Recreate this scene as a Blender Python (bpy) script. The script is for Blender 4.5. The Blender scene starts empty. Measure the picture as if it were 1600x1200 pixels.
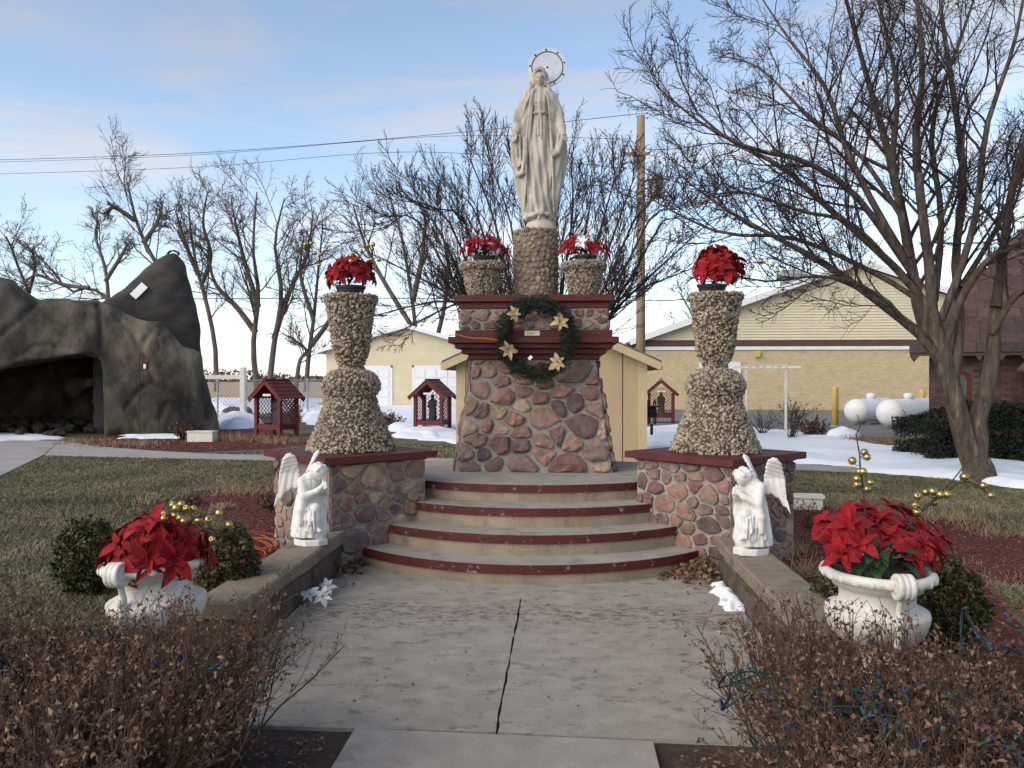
import bpy, math, random
import numpy as np
from mathutils import Matrix, Vector, Euler
R = math.radians
sc = bpy.context.scene
col = sc.collection
# ------------------------------------------------------------------ camera, sky, sun, exposure
CAM = np.array([0.286, 0.0, 1.55]); YAW = R(3.5); FPX = 1290.0; HOR = 592.0
cd = bpy.data.cameras.new('camera'); camo = bpy.data.objects.new('camera', cd); col.objects.link(camo)
cd.sensor_width = 36; cd.lens = 36 * FPX / 1600; cd.clip_start = 0.05; cd.clip_end = 3000
camo.location = CAM; camo.rotation_euler = (R(90) - math.atan(8 / FPX), 0, YAW)
sc.camera = camo
SUN_EL, SUN_AZ = R(33), R(228)      # azimuth clockwise from +Y: behind the camera, to its left
w = bpy.data.worlds.new('World'); sc.world = w; w.use_nodes = True
nt = w.node_tree; N = nt.nodes; L = nt.links
bg = N['Background']; sky = N.new('ShaderNodeTexSky'); sky.sky_type = 'NISHITA'; sky.sun_disc = False
sky.sun_elevation = SUN_EL; sky.sun_rotation = SUN_AZ; sky.air_density = 1.0; sky.dust_density = 0.45; sky.ozone_density = 1.4
tc = N.new('ShaderNodeTexCoord'); mp = N.new('ShaderNodeMapping'); mp.inputs['Rotation'].default_value = (0, 0, R(20)); mp.inputs['Scale'].default_value = (1.0, 2.6, 9.0)
nz = N.new('ShaderNodeTexNoise'); nz.inputs['Scale'].default_value = 1.7; nz.inputs['Detail'].default_value = 7; nz.inputs['Roughness'].default_value = .55; nz.inputs['Distortion'].default_value = .5
rp = N.new('ShaderNodeMapRange'); rp.inputs[1].default_value = .44; rp.inputs[2].default_value = .64; rp.inputs[3].default_value = .20; rp.inputs[4].default_value = .88
bw = N.new('ShaderNodeRGBToBW'); ml = N.new('ShaderNodeVectorMath'); ml.operation = 'MULTIPLY'; ml.inputs[1].default_value = (1.08, 1.14, 1.27)
mx = N.new('ShaderNodeMix'); mx.data_type = 'RGBA'
L.new(tc.outputs['Generated'], mp.inputs['Vector']); L.new(mp.outputs[0], nz.inputs['Vector']); L.new(nz.outputs['Fac'], rp.inputs[0])
L.new(sky.outputs[0], bw.inputs[0]); L.new(bw.outputs[0], ml.inputs[0])
L.new(rp.outputs[0], mx.inputs['Factor']); L.new(sky.outputs[0], mx.inputs['A']); L.new(ml.outputs[0], mx.inputs['B'])
L.new(mx.outputs['Result'], bg.inputs['Color']); bg.inputs['Strength'].default_value = 0.094
sl = bpy.data.lights.new('sun', 'SUN'); sl.energy = 1.15; sl.angle = R(60); sl.color = (1, .87, .72)
so = bpy.data.objects.new('sun', sl); col.objects.link(so)
sdir = Vector((math.sin(SUN_AZ) * math.cos(SUN_EL), math.cos(SUN_AZ) * math.cos(SUN_EL), math.sin(SUN_EL)))
so.rotation_euler = sdir.to_track_quat('Z', 'Y').to_euler(); so.location = sdir * 60
sc.view_settings.view_transform = 'Standard'; sc.view_settings.look = 'None'; sc.view_settings.gamma = 1; sc.view_settings.exposure = 1.30
sc.render.engine = 'CYCLES'; sc.cycles.max_bounces = 6; sc.cycles.diffuse_bounces = 3; sc.cycles.glossy_bounces = 2; sc.cycles.transparent_max_bounces = 6
# ------------------------------------------------------------------ helpers
_c, _s = math.cos(YAW), math.sin(YAW)
def at(u, v, D):            # the point D metres ahead that the lens sees at (u, v): used to take measurements off the photograph
    x = (u - 800) / FPX * D
    return np.array([CAM[0] + x * _c - D * _s, x * _s + D * _c, CAM[2] + (HOR - v) / FPX * D])
def gr(u, v, z=0.0): return at(u, v, FPX * (CAM[2] - z) / (v - HOR))
def nrm(a): a = np.asarray(a, float); return a / (np.linalg.norm(a, axis=-1, keepdims=True) + 1e-9)
def mesh(name, V, F, m=None, smooth=False, attr=None):
    me = bpy.data.meshes.new(name); V = np.ascontiguousarray(np.asarray(V, np.float32).reshape(-1, 3))
    if isinstance(F, np.ndarray):
        k = F.shape[1]; n = len(F)
        me.vertices.add(len(V)); me.vertices.foreach_set('co', V.ravel())
        me.loops.add(n * k); me.loops.foreach_set('vertex_index', F.astype(np.int32).ravel())
        me.polygons.add(n); me.polygons.foreach_set('loop_start', np.arange(0, n * k, k, dtype=np.int32))
        me.update(calc_edges=True)
    else:
        me.from_pydata(V.tolist(), [], [tuple(int(i) for i in f) for f in F]); me.update()
    if attr is not None:
        a = me.attributes.new('rnd', 'FLOAT', 'POINT'); a.data.foreach_set('value', np.asarray(attr, np.float32))
    if smooth: me.polygons.foreach_set('use_smooth', np.ones(len(me.polygons), bool))
    if m: me.materials.append(m)
    return me
def put(name, me, parent=None, loc=(0, 0, 0), rot=None, scale=None, **kw):
    o = bpy.data.objects.new(name, me); col.objects.link(o); o.location = loc
    if rot is not None: o.rotation_euler = rot
    if scale is not None: o.scale = scale
    if parent is not None: o.parent = parent
    for k, v in kw.items(): o[k] = v
    return o
def ob(name, VF, m, parent=None, smooth=False, attr=None, **kw):   # VF in world metres; the parent's place is taken off
    V, F = VF; V = np.asarray(V, float).reshape(-1, 3)
    if parent is not None:
        p = parent; off = np.zeros(3)
        while p is not None: off = off + np.array(p.location); p = p.parent
        V = V - off
    return put(name, mesh(name, V, F, m, smooth, attr), parent, **kw)
def thing(name, label, cat, loc=(0, 0, 0), rz=0, group=None, kind=None):
    o = bpy.data.objects.new(name, None); col.objects.link(o); o.location = loc; o.rotation_euler = (0, 0, rz); o.empty_display_size = .1
    o['label'] = label; o['category'] = cat
    if group: o['group'] = group
    if kind: o['kind'] = kind
    return o
def tag(o, label, cat, group=None):
    o['label'] = label; o['category'] = cat
    if group: o['group'] = group
    return o
def struct(name, label=None, loc=(0, 0, 0)):
    o = bpy.data.objects.new(name, None); col.objects.link(o); o.location = loc; o['kind'] = 'structure'
    if label: o['label'] = label
    return o
def cat(*vf):
    V = []; F = []; n = 0
    for v, f in vf:
        v = np.asarray(v, float).reshape(-1, 3); V.append(v); F += [tuple(int(i) + n for i in q) for q in f]; n += len(v)
    return np.concatenate(V), F
def catn(*vf):              # same for uniform arrays
    V = []; F = []; n = 0
    for v, f in vf: V.append(v.reshape(-1, 3)); F.append(f + n); n += len(V[-1])
    return np.concatenate(V), np.concatenate(F)
BOXF = [(0, 3, 2, 1), (4, 5, 6, 7), (0, 1, 5, 4), (1, 2, 6, 5), (2, 3, 7, 6), (3, 0, 4, 7)]
def box(x0, x1, y0, y1, z0, z1):
    return np.array([(x0, y0, z0), (x1, y0, z0), (x1, y1, z0), (x0, y1, z0), (x0, y0, z1), (x1, y0, z1), (x1, y1, z1), (x0, y1, z1)], float), BOXF
def bbox(x0, x1, y0, y1, z0, z1, b=.006):      # box with chamfered edges
    V = []; idx = {}
    X, Y, Z = (x0, x1), (y0, y1), (z0, z1); sg = (1, -1)
    for i in range(2):
        for j in range(2):
            for k in range(2):
                for a in range(3):
                    p = [X[i], Y[j], Z[k]]; s = (sg[i], sg[j], sg[k])
                    for q in range(3):
                        if q != a: p[q] += s[q] * b
                    idx[i, j, k, a] = len(V); V.append(p)
    F = []
    for a in range(3):
        o = [q for q in range(3) if q != a]
        for e in range(2):
            f = []
            for (m_, n_) in ((0, 0), (1, 0), (1, 1), (0, 1)):
                t = [0, 0, 0]; t[a] = e; t[o[0]] = m_; t[o[1]] = n_; f.append(idx[t[0], t[1], t[2], a])
            F.append(f)
        for m_ in range(2):
            for n_ in range(2):
                t0 = [0, 0, 0]; t0[o[0]] = m_; t0[o[1]] = n_; t1 = list(t0); t1[a] = 1
                F.append([idx[(*t0, o[0])], idx[(*t1, o[0])], idx[(*t1, o[1])], idx[(*t0, o[1])]])
    for i in range(2):
        for j in range(2):
            for k in range(2): F.append([idx[i, j, k, a] for a in range(3)])
    V = np.array(V); c = V.mean(0); G = []
    for f in F:
        q = V[f]; n = np.cross(q[1] - q[0], q[2] - q[0])
        G.append(tuple(f) if np.dot(n, q.mean(0) - c) > 0 else tuple(f[::-1]))
    return V, G
def prism(poly, z0, z1):
    P = np.asarray(poly, float)
    a = 0.5 * np.sum(P[:, 0] * np.roll(P[:, 1], -1) - np.roll(P[:, 0], -1) * P[:, 1])
    if a < 0: P = P[::-1]
    n = len(P); V = np.concatenate([np.c_[P, np.full(n, z0)], np.c_[P, np.full(n, z1)]])
    return V, [tuple(range(n))[::-1], tuple(range(n, 2 * n))] + [(i, (i + 1) % n, n + (i + 1) % n, n + i) for i in range(n)]
def lathe(prof, n=32, cx=0, cy=0, sx=1, sy=1, wob=None):
    prof = np.asarray(prof, float); a = np.arange(n) * 2 * math.pi / n
    V = np.stack([cx + sx * prof[:, :1] * np.cos(a), cy + sy * prof[:, :1] * np.sin(a), np.repeat(prof[:, 1:2], n, 1)], -1).reshape(-1, 3)
    F = [(i * n + j, i * n + (j + 1) % n, (i + 1) * n + (j + 1) % n, (i + 1) * n + j) for i in range(len(prof) - 1) for j in range(n)]
    F += [tuple(range(n))[::-1], tuple(range((len(prof) - 1) * n, len(prof) * n))]
    return V, F
def bar(p, q, w_, t_, up=(0, 0, 1)):
    p = np.asarray(p, float); q = np.asarray(q, float); d = nrm(q - p); up = np.asarray(up, float)
    if abs(np.dot(d, up)) > .95: up = np.array([0, 1, 0.])
    u = nrm(np.cross(d, up)); v = np.cross(u, d); V = []
    for e in (p, q):
        for a, b in ((-1, -1), (1, -1), (1, 1), (-1, 1)): V.append(e + u * a * w_ / 2 + v * b * t_ / 2)
    return np.array(V), [(0, 1, 2, 3), (7, 6, 5, 4), (0, 4, 5, 1), (1, 5, 6, 2), (2, 6, 7, 3), (3, 7, 4, 0)]
def tubes(pts, rad, s=5):    # pts (m,n,3), rad (m,n)
    pts = np.asarray(pts, float); rad = np.asarray(rad, float)
    if pts.ndim == 2: pts = pts[None]; rad = np.broadcast_to(rad, pts.shape[:2])
    m, n, _ = pts.shape; t = np.gradient(pts, axis=1); t = nrm(t)
    ref = np.where(np.abs(t[:, :1, 2:3]) > .85, np.array([1., 0, 0]), np.array([0, 0, 1.])); ref = np.broadcast_to(ref, t.shape)
    u = nrm(np.cross(t, ref)); v = np.cross(t, u); a = np.arange(s) * 2 * math.pi / s
    V = pts[:, :, None] + rad[:, :, None, None] * (u[:, :, None] * np.cos(a)[:, None] + v[:, :, None] * np.sin(a)[:, None])
    i = np.arange(m * (n - 1)); b = (i // (n - 1)) * n + i % (n - 1); j = np.arange(s); k = (j + 1) % s
    b = b[:, None]; F = np.stack([b * s + j, b * s + k, (b + 1) * s + k, (b + 1) * s + j], -1).reshape(-1, 4)
    return V.reshape(-1, 3), F
def tube(p, r, s=8):
    p = np.asarray(p, float); V, F = tubes(p[None], np.broadcast_to(np.asarray(r, float), (1, len(p))), s)
    n = len(p); F = [tuple(f) for f in F.tolist()] + [tuple(range(s)), tuple(range((n - 1) * s, n * s))[::-1]]
    return V, F
def spline(P, n):
    P = np.asarray(P, float); k = len(P); t = np.linspace(0, k - 1, n); o = []
    for x in t:
        i = min(int(x), k - 2); f = x - i; p0 = P[max(i - 1, 0)]; p1 = P[i]; p2 = P[i + 1]; p3 = P[min(i + 2, k - 1)]
        o.append(.5 * (2 * p1 + (p2 - p0) * f + (2 * p0 - 5 * p1 + 4 * p2 - p3) * f * f + (3 * p1 - p0 - 3 * p2 + p3) * f ** 3))
    return np.array(o)
def rotm(rs, m):            # random rotation matrices
    q = nrm(rs.normal(size=(m, 4))); a, b, c, d = q.T
    return np.stack([1 - 2 * (c * c + d * d), 2 * (b * c - a * d), 2 * (b * d + a * c), 2 * (b * c + a * d), 1 - 2 * (b * b + d * d), 2 * (c * d - a * b), 2 * (b * d - a * c), 2 * (c * d + a * b), 1 - 2 * (b * b + c * c)], -1).reshape(m, 3, 3)
def pebbles(P, size, rs, flat=.7):          # one eight-sided stone at each point, joined
    m = len(P); B = np.array([(1, 0, 0), (-1, 0, 0), (0, 1, 0), (0, -1, 0), (0, 0, 1), (0, 0, -1)], float)
    S = size * rs.uniform(.45, 1.55, (m, 1, 1)) * np.array([1, .8, flat]) * rs.uniform(.75, 1.25, (m, 6, 3))
    V = np.einsum('mij,mkj->mki', rotm(rs, m), B * S) + P[:, None]
    T = np.array([(0, 2, 4), (2, 1, 4), (1, 3, 4), (3, 0, 4), (2, 0, 5), (1, 2, 5), (3, 1, 5), (0, 3, 5)])
    F = (np.arange(m)[:, None, None] * 6 + T).reshape(-1, 3)
    return V.reshape(-1, 3), F, np.repeat(rs.random(m), 6)
def flakes(P, ln, wd, rs, tilt=1.0, curl=.3, nrmv=None):   # bent leaf-like pieces at points
    m = len(P); l = ln * rs.uniform(.6, 1.3, m); w_ = wd * rs.uniform(.6, 1.3, m); cu = curl * l * rs.uniform(-1, 1, m)
    B = np.zeros((m, 6, 3)); B[:, 0, 0] = -l / 2; B[:, 1, 1] = -w_ / 2; B[:, 2, 0] = l / 2; B[:, 3, 1] = w_ / 2
    B[:, 4, 0] = l * .18; B[:, 4, 2] = cu * .4; B[:, 5, 0] = -l * .18; B[:, 5, 2] = cu * .4; B[:, 1, 2] = cu; B[:, 3, 2] = cu
    if tilt >= 1: M_ = rotm(rs, m)
    else:
        a = rs.uniform(0, 2 * math.pi, m); tx = rs.normal(0, tilt, m); ca, sa = np.cos(a), np.sin(a); ct, st = np.cos(tx), np.sin(tx); z = np.zeros(m)
        M_ = np.stack([ca, -sa * ct, sa * st, sa, ca * ct, -ca * st, z, st, ct], -1).reshape(m, 3, 3)
    V = np.einsum('mij,mkj->mki', M_, B) + P[:, None]
    T = np.array([(0, 1, 5, 5), (0, 5, 3, 3), (1, 4, 5, 5), (1, 2, 4, 4), (2, 3, 4, 4), (3, 5, 4, 4)])[:, :3]
    return V.reshape(-1, 3), (np.arange(m)[:, None, None] * 6 + T).reshape(-1, 3), np.repeat(rs.random(m), 6)
# ---- bare branches, grown level by level
def resample(P, rads, n):
    return spline(P, n), np.interp(np.linspace(0, 1, n), np.linspace(0, 1, len(rads)), rads)
def grow(pts, rad, levels, rs, up=np.array([0, 0, 1.])):
    out = [(pts, rad)]
    for lv in levels:
        m, n, _ = pts.shape; k = lv['kids']; par = np.repeat(np.arange(m), k); c = len(par)
        t = lv['t0'] + (1 - lv['t0']) * (np.tile((np.arange(k) + .5) / k, m) + rs.uniform(-.5, .5, c) / k); t = np.clip(t, 0, .999) * (n - 1)
        i = t.astype(int); f = (t - i)[:, None]; P = pts[par, i] * (1 - f) + pts[par, i + 1] * f
        d = nrm(pts[par, i + 1] - pts[par, i]); r = rad[par, i]
        a = nrm(np.cross(d, rs.normal(size=(c, 3)))); ang = R(lv['ang']) * rs.uniform(.65, 1.3, c)[:, None]
        d = nrm(d * np.cos(ang) + a * np.sin(ang))
        pl = np.linalg.norm(np.diff(pts, axis=1), axis=2).sum(1)[par]
        Lc = pl * lv['lr'] * rs.uniform(.55, 1.25, c) * (1.15 - .6 * t / (n - 1)); Lc = np.minimum(Lc, lv.get('max', 99))
        nn = lv['n']; q = [P]
        for s in range(nn - 1):
            d = nrm(d + rs.normal(0, lv['wig'], (c, 3)) + up * lv['trop']); P = P + d * (Lc / (nn - 1))[:, None]; q.append(P)
        pts = np.stack(q, 1); r0 = np.clip(r * lv['rr'] * rs.uniform(.7, 1.1, c), lv['rmin'], None)
        rad = r0[:, None] * np.linspace(1, lv.get('tap', .45), nn) ; rad = np.maximum(rad, lv['rmin'] * .7)
        out.append((pts, rad))
    return out
def branch_mesh(out, sides): return catn(*[tubes(p, r, s) for (p, r), s in zip(out, sides)])
# ---- solid forms from distance fields
class Field:
    def __init__(s, lo, hi, h):
        s.lo = np.array(lo, float); s.h = h; n = [int((b - a) / h) + 2 for a, b in zip(lo, hi)]
        s.ax = [(s.lo[i] + h * np.arange(n[i])).astype(np.float32) for i in range(3)]; s.v = np.full(n, 9.0, np.float32)
    def sub(s, lo, hi):
        sl_ = []
        for i in range(3): sl_.append(slice(max(0, int((lo[i] - s.lo[i]) / s.h)), min(len(s.ax[i]), int((hi[i] - s.lo[i]) / s.h) + 2)))
        x, y, z = s.ax[0][sl_[0]][:, None, None], s.ax[1][sl_[1]][None, :, None], s.ax[2][sl_[2]][None, None, :]
        return tuple(sl_), x, y, z
    def add(s, fn, lo=(-99, -99, -99), hi=(99, 99, 99), k=.02, cut=False):
        lo = np.array(lo) - 3 * k - 2 * s.h; hi = np.array(hi) + 3 * k + 2 * s.h
        sl_, x, y, z = s.sub(lo, hi); d = fn(x, y, z); a = s.v[sl_]
        if cut: d = -d; hh = np.clip(.5 - .5 * (d - a) / k, 0, 1) if k > 0 else None; s.v[sl_] = (np.maximum(a, d) + k * np.maximum(k - np.abs(a - d), 0) ** 2 / (4 * k * k)) if k > 0 else np.maximum(a, d)
        else: s.v[sl_] = np.minimum(a, d) - np.maximum(k - np.abs(a - d), 0) ** 2 / (4 * k) if k > 0 else np.minimum(a, d)
    def ell(s, c, r, k=.02, cut=False):
        c = np.array(c); r = np.array(r)
        def fn(x, y, z):
            q = np.sqrt(((x - c[0]) / r[0]) ** 2 + ((y - c[1]) / r[1]) ** 2 + ((z - c[2]) / r[2]) ** 2)
            g = np.sqrt(((x - c[0]) / r[0] ** 2) ** 2 + ((y - c[1]) / r[1] ** 2) ** 2 + ((z - c[2]) / r[2] ** 2) ** 2)
            return np.where(q < 1e-4, -r.min(), q * (q - 1) / np.maximum(g, 1e-6))
        s.add(fn, c - r, c + r, k, cut)
    def cap(s, a, b, ra, rb=None, k=.01, cut=False):
        a = np.array(a, float); b = np.array(b, float); rb = ra if rb is None else rb; m = max(ra, rb)
        def fn(x, y, z):
            d = b - a; t = np.clip(((x - a[0]) * d[0] + (y - a[1]) * d[1] + (z - a[2]) * d[2]) / (d @ d + 1e-9), 0, 1)
            return np.sqrt((x - a[0] - t * d[0]) ** 2 + (y - a[1] - t * d[1]) ** 2 + (z - a[2] - t * d[2]) ** 2) - (ra + (rb - ra) * t)
        s.add(fn, np.minimum(a, b) - m, np.maximum(a, b) + m, k, cut)
    def path(s, P, r, k=.01, cut=False):
        r = np.broadcast_to(r, len(P))
        for i in range(len(P) - 1): s.cap(P[i], P[i + 1], float(r[i]), float(r[i + 1]), k, cut)
    def net(s):
        v = s.v; n = np.array(v.shape); ins = v < 0; c = np.zeros(n - 1, np.int8)
        for i in (0, 1):
            for j in (0, 1):
                for k in (0, 1): c += ins[i:n[0] - 1 + i, j:n[1] - 1 + j, k:n[2] - 1 + k]
        cell = np.argwhere((c > 0) & (c < 8)); idx = np.full(n - 1, -1, np.int64); idx[tuple(cell.T)] = np.arange(len(cell))
        acc = np.zeros((len(cell), 3)); cnt = np.zeros(len(cell))
        for ax in range(3):
            o = [q for q in range(3) if q != ax]
            for e in range(4):
                a = cell.copy(); a[:, o[0]] += e & 1; a[:, o[1]] += e >> 1; b = a.copy(); b[:, ax] += 1
                va, vb = v[tuple(a.T)], v[tuple(b.T)]; m = (va < 0) != (vb < 0); t = np.where(m, va / np.where(m, va - vb, 1), 0)
                p = a.astype(float); p[:, ax] += t; acc[m] += p[m]; cnt[m] += 1
        V = acc / cnt[:, None] * s.h + s.lo; F = []
        for ax in range(3):
            o = [(ax + 1) % 3, (ax + 2) % 3]; sa = [slice(None)] * 3; sb = [slice(None)] * 3; sa[ax] = slice(0, -1); sb[ax] = slice(1, None)
            A, B = ins[tuple(sa)], ins[tuple(sb)]; e = np.argwhere(A != B); e = e[(e[:, o[0]] > 0) & (e[:, o[1]] > 0) & (e[:, o[0]] < n[o[0]] - 1) & (e[:, o[1]] < n[o[1]] - 1)]
            fl = A[tuple(e.T)]; q = []
            for (i, j) in ((-1, -1), (0, -1), (0, 0), (-1, 0)):
                z = e.copy(); z[:, o[0]] += i; z[:, o[1]] += j; q.append(idx[tuple(z.T)])
            q = np.stack(q, 1); q[~fl] = q[~fl][:, ::-1]; F.append(q)
        return V, np.concatenate(F)
def poly_sdf(x, z, P):
    P = np.asarray(P, float); d = None; s = None
    for i in range(len(P)):
        a = P[i]; b = P[i - 1]; e = b - a; wx = x - a[0]; wz = z - a[1]
        t = np.clip((wx * e[0] + wz * e[1]) / (e @ e), 0, 1); q = (wx - e[0] * t) ** 2 + (wz - e[1] * t) ** 2
        d = q if d is None else np.minimum(d, q)
        c = (np.stack(np.broadcast_arrays(z >= a[1], z < b[1], e[0] * wz > e[1] * wx))); f = c.all(0) | (~c).all(0); f = np.where(f, -1.0, 1.0)
        s = f if s is None else s * f
    return s * np.sqrt(d)
def inside(px, py, P): return poly_sdf(px, py, P) < 0
def vnoise(x, y, f, seed=0):       # smooth value noise
    rs = np.random.RandomState(seed); T = rs.random((64, 64)); X = np.asarray(x) * f; Y = np.asarray(y) * f
    i = np.floor(X).astype(int); j = np.floor(Y).astype(int); u = X - i; v = Y - j; u = u * u * (3 - 2 * u); v = v * v * (3 - 2 * v)
    g = lambda a, b: T[a % 64, b % 64]
    return (g(i, j) * (1 - u) + g(i + 1, j) * u) * (1 - v) + (g(i, j + 1) * (1 - u) + g(i + 1, j + 1) * u) * v - .5
# ---- stones laid as cells of a power diagram
def clip(poly, n, d):
    o = []
    for i in range(len(poly)):
        a, b = poly[i - 1], poly[i]; fa, fb = a @ n - d, b @ n - d
        if (fa <= 0) != (fb <= 0): o.append(a + (b - a) * fa / (fa - fb))
        if fb <= 0: o.append(b)
    return o
def cells(dom, pts, wts):
    out = []
    for i, p in enumerate(pts):
        poly = [np.array(q, float) for q in dom]
        for j, q in enumerate(pts):
            if i == j or not poly: continue
            n = q - p; poly = clip(poly, n, ((q @ q - p @ p) + wts[i] - wts[j]) / 2)
        out.append(np.array(poly) if len(poly) > 2 else None)
    return out
def round_poly(P, n):              # corner cutting, then n points evenly along
    Q = np.roll(P, -1, 0); P = np.stack([P * .86 + Q * .14, P * .14 + Q * .86], 1).reshape(-1, 2)
    C = np.r_[P, P[:1]]; s = np.r_[0, np.cumsum(np.linalg.norm(np.diff(C, axis=0), axis=1))]; t = np.arange(n) / n * s[-1]
    return np.stack([np.interp(t, s, C[:, 0]), np.interp(t, s, C[:, 1])], 1)
def lay_stones(parent, o, ux, uy, un, dom, sp, m, rs, depth=(.02, .05), gap=.012, asp=1.25, name='stone', nv=10):
    dom = np.asarray(dom, float); lo, hi = dom.min(0), dom.max(0); pts = []
    for _ in range(4000):
        p = rs.uniform(lo, hi); 
        if not inside(p[:1], p[1:], dom)[0]: continue
        r = sp * rs.choice([.45, .7, 1.0, 1.0, 1.5])
        if all(np.hypot((p[0] - q[0]) / asp, p[1] - q[1]) > .5 * (r + q[2]) for q in pts): pts.append((p[0], p[1], r))
    A = np.array(pts); P2 = A[:, :2] / np.array([asp, 1]); cs = cells(dom / np.array([asp, 1]), P2, (A[:, 2] * .42) ** 2)
    o, ux, uy, un = (np.asarray(a, float) for a in (o, ux, uy, un))
    for c in cs:
        if c is None: continue
        c = c * np.array([asp, 1]); ctr = c.mean(0); ext = np.linalg.norm(c - ctr, axis=1).mean()
        if ext < .018: continue
        c = ctr + (c - ctr) * max(.3, 1 - (gap * rs.uniform(.5, 1.7)) / ext); q = round_poly(c, nv); q = ctr + (q - ctr) * rs.uniform(.87, 1.08, (nv, 1))
        h = rs.uniform(*depth); V = []
        for sc_, hh in ((1.0, -.02), (.96, h * .7), (.74, h)):
            k = ctr + (q - ctr) * sc_; hz = hh * rs.uniform(.7, 1.2, nv) if hh > 0 else np.full(nv, hh)
            V.append(o + k[:, :1] * ux + k[:, 1:] * uy + hz[:, None] * un)
        V.append((o + ctr[0] * ux + ctr[1] * uy + un * h * rs.uniform(.9, 1.15))[None]); V = np.concatenate(V)
        F = [(r_ * nv + i, r_ * nv + (i + 1) % nv, (r_ + 1) * nv + (i + 1) % nv, (r_ + 1) * nv + i) for r_ in range(2) for i in range(nv)]
        F += [(2 * nv + i, 2 * nv + (i + 1) % nv, 3 * nv) for i in range(nv)]
        if np.dot(np.cross(ux, uy), un) < 0: F = [f[::-1] for f in F]
        cw = V.mean(0); off = np.zeros(3); p_ = parent
        while p_ is not None: off = off + np.array(p_.location); p_ = p_.parent
        put(name, mesh(name, V - cw, F, m, False), parent, cw - off)
# ------------------------------------------------------------------ materials
def mat(name, c1, c2=None, scale=8.0, rough=.8, bump=0.0, bscale=None, pal=None, attr=None, metal=0.0, spec=.3, lo=.35, hi=.65, stretch=None, detail=5, c3=None, s3=1.0, m3=(.5, .7), dist=0.0, tr=0.0):
    m = bpy.data.materials.new(name); m.use_nodes = True; nt = m.node_tree; N = nt.nodes; L = nt.links; b = N['Principled BSDF']
    b.inputs['Roughness'].default_value = rough; b.inputs['Metallic'].default_value = metal; b.inputs['Specular IOR Level'].default_value = spec
    tc = N.new('ShaderNodeTexCoord'); vec = tc.outputs['Object']
    if pal:     # shift the grain from piece to piece
        oi = N.new('ShaderNodeObjectInfo'); va = N.new('ShaderNodeVectorMath'); va.operation = 'MULTIPLY_ADD'; L.new(oi.outputs['Random'], va.inputs[0]); va.inputs[1].default_value = (37, 17, 29); L.new(vec, va.inputs[2]); vec = va.outputs[0]
    if stretch:
        mp = N.new('ShaderNodeMapping'); mp.inputs['Scale'].default_value = stretch; L.new(vec, mp.inputs[0]); vec = mp.outputs[0]
    nz = N.new('ShaderNodeTexNoise'); nz.inputs['Scale'].default_value = scale; nz.inputs['Detail'].default_value = detail; nz.inputs['Roughness'].default_value = .62; nz.inputs['Distortion'].default_value = dist; L.new(vec, nz.inputs['Vector'])
    mr = N.new('ShaderNodeMapRange'); mr.inputs[1].default_value = lo; mr.inputs[2].default_value = hi; L.new(nz.outputs['Fac'], mr.inputs[0])
    mx = N.new('ShaderNodeMix'); mx.data_type = 'RGBA'; L.new(mr.outputs[0], mx.inputs['Factor'])
    mx.inputs['A'].default_value = (*c1, 1); mx.inputs['B'].default_value = (*(c2 or c1), 1); out = mx.outputs['Result']
    if pal or attr:
        rp = N.new('ShaderNodeValToRGB'); P = pal or attr; rp.color_ramp.interpolation = 'LINEAR'
        while len(rp.color_ramp.elements) < len(P): rp.color_ramp.elements.new(.5)
        for i, c in enumerate(P): rp.color_ramp.elements[i].position = i / (len(P) - 1); rp.color_ramp.elements[i].color = (*c, 1)
        if pal: L.new(oi.outputs['Random'], rp.inputs[0])
        else:
            at_ = N.new('ShaderNodeAttribute'); at_.attribute_name = 'rnd'; L.new(at_.outputs['Fac'], rp.inputs[0])
        mm = N.new('ShaderNodeMix'); mm.data_type = 'RGBA'; mm.blend_type = 'MULTIPLY'; mm.inputs['Factor'].default_value = 1
        L.new(rp.outputs[0], mm.inputs['A']); L.new(out, mm.inputs['B']); out = mm.outputs['Result']
    if c3:
        n3 = N.new('ShaderNodeTexNoise'); n3.inputs['Scale'].default_value = s3; n3.inputs['Detail'].default_value = 8; n3.inputs['Roughness'].default_value = .68; L.new(vec, n3.inputs['Vector'])
        m3r = N.new('ShaderNodeMapRange'); m3r.inputs[1].default_value = m3[0]; m3r.inputs[2].default_value = m3[1]; L.new(n3.outputs['Fac'], m3r.inputs[0])
        m4 = N.new('ShaderNodeMix'); m4.data_type = 'RGBA'; L.new(m3r.outputs[0], m4.inputs['Factor']); L.new(out, m4.inputs['A']); m4.inputs['B'].default_value = (*c3, 1); out = m4.outputs['Result']
    L.new(out, b.inputs['Base Color'])
    if bump:
        nb = N.new('ShaderNodeTexNoise'); nb.inputs['Scale'].default_value = bscale or scale * 3; nb.inputs['Detail'].default_value = 6; nb.inputs['Roughness'].default_value = .65; L.new(vec, nb.inputs['Vector'])
        bp = N.new('ShaderNodeBump'); bp.inputs['Strength'].default_value = bump; bp.inputs['Distance'].default_value = .02; L.new(nb.outputs['Fac'], bp.inputs['Height']); L.new(bp.outputs[0], b.inputs['Normal'])
    if tr:
        b.inputs['Transmission Weight'].default_value = tr
    return m
M = {}
M['concrete'] = mat('concrete', (.35, .32, .275), (.28, .255, .22), 4, .9, .35, 60, c3=(.13, .12, .105), s3=3.0, m3=(.56, .78))
M['apron'] = mat('worn_concrete', (.40, .362, .305), (.315, .283, .237), 5.0, .9, .6, 120, c3=(.155, .135, .112), s3=7, m3=(.545, .72), stretch=(1, 1.5, 1))
M['riser'] = mat('riser_concrete', (.33, .275, .19), (.24, .195, .13), 4, .9, .4, 50, c3=(.14, .12, .09), s3=5, m3=(.55, .75), stretch=(1, 1, .5))
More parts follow.
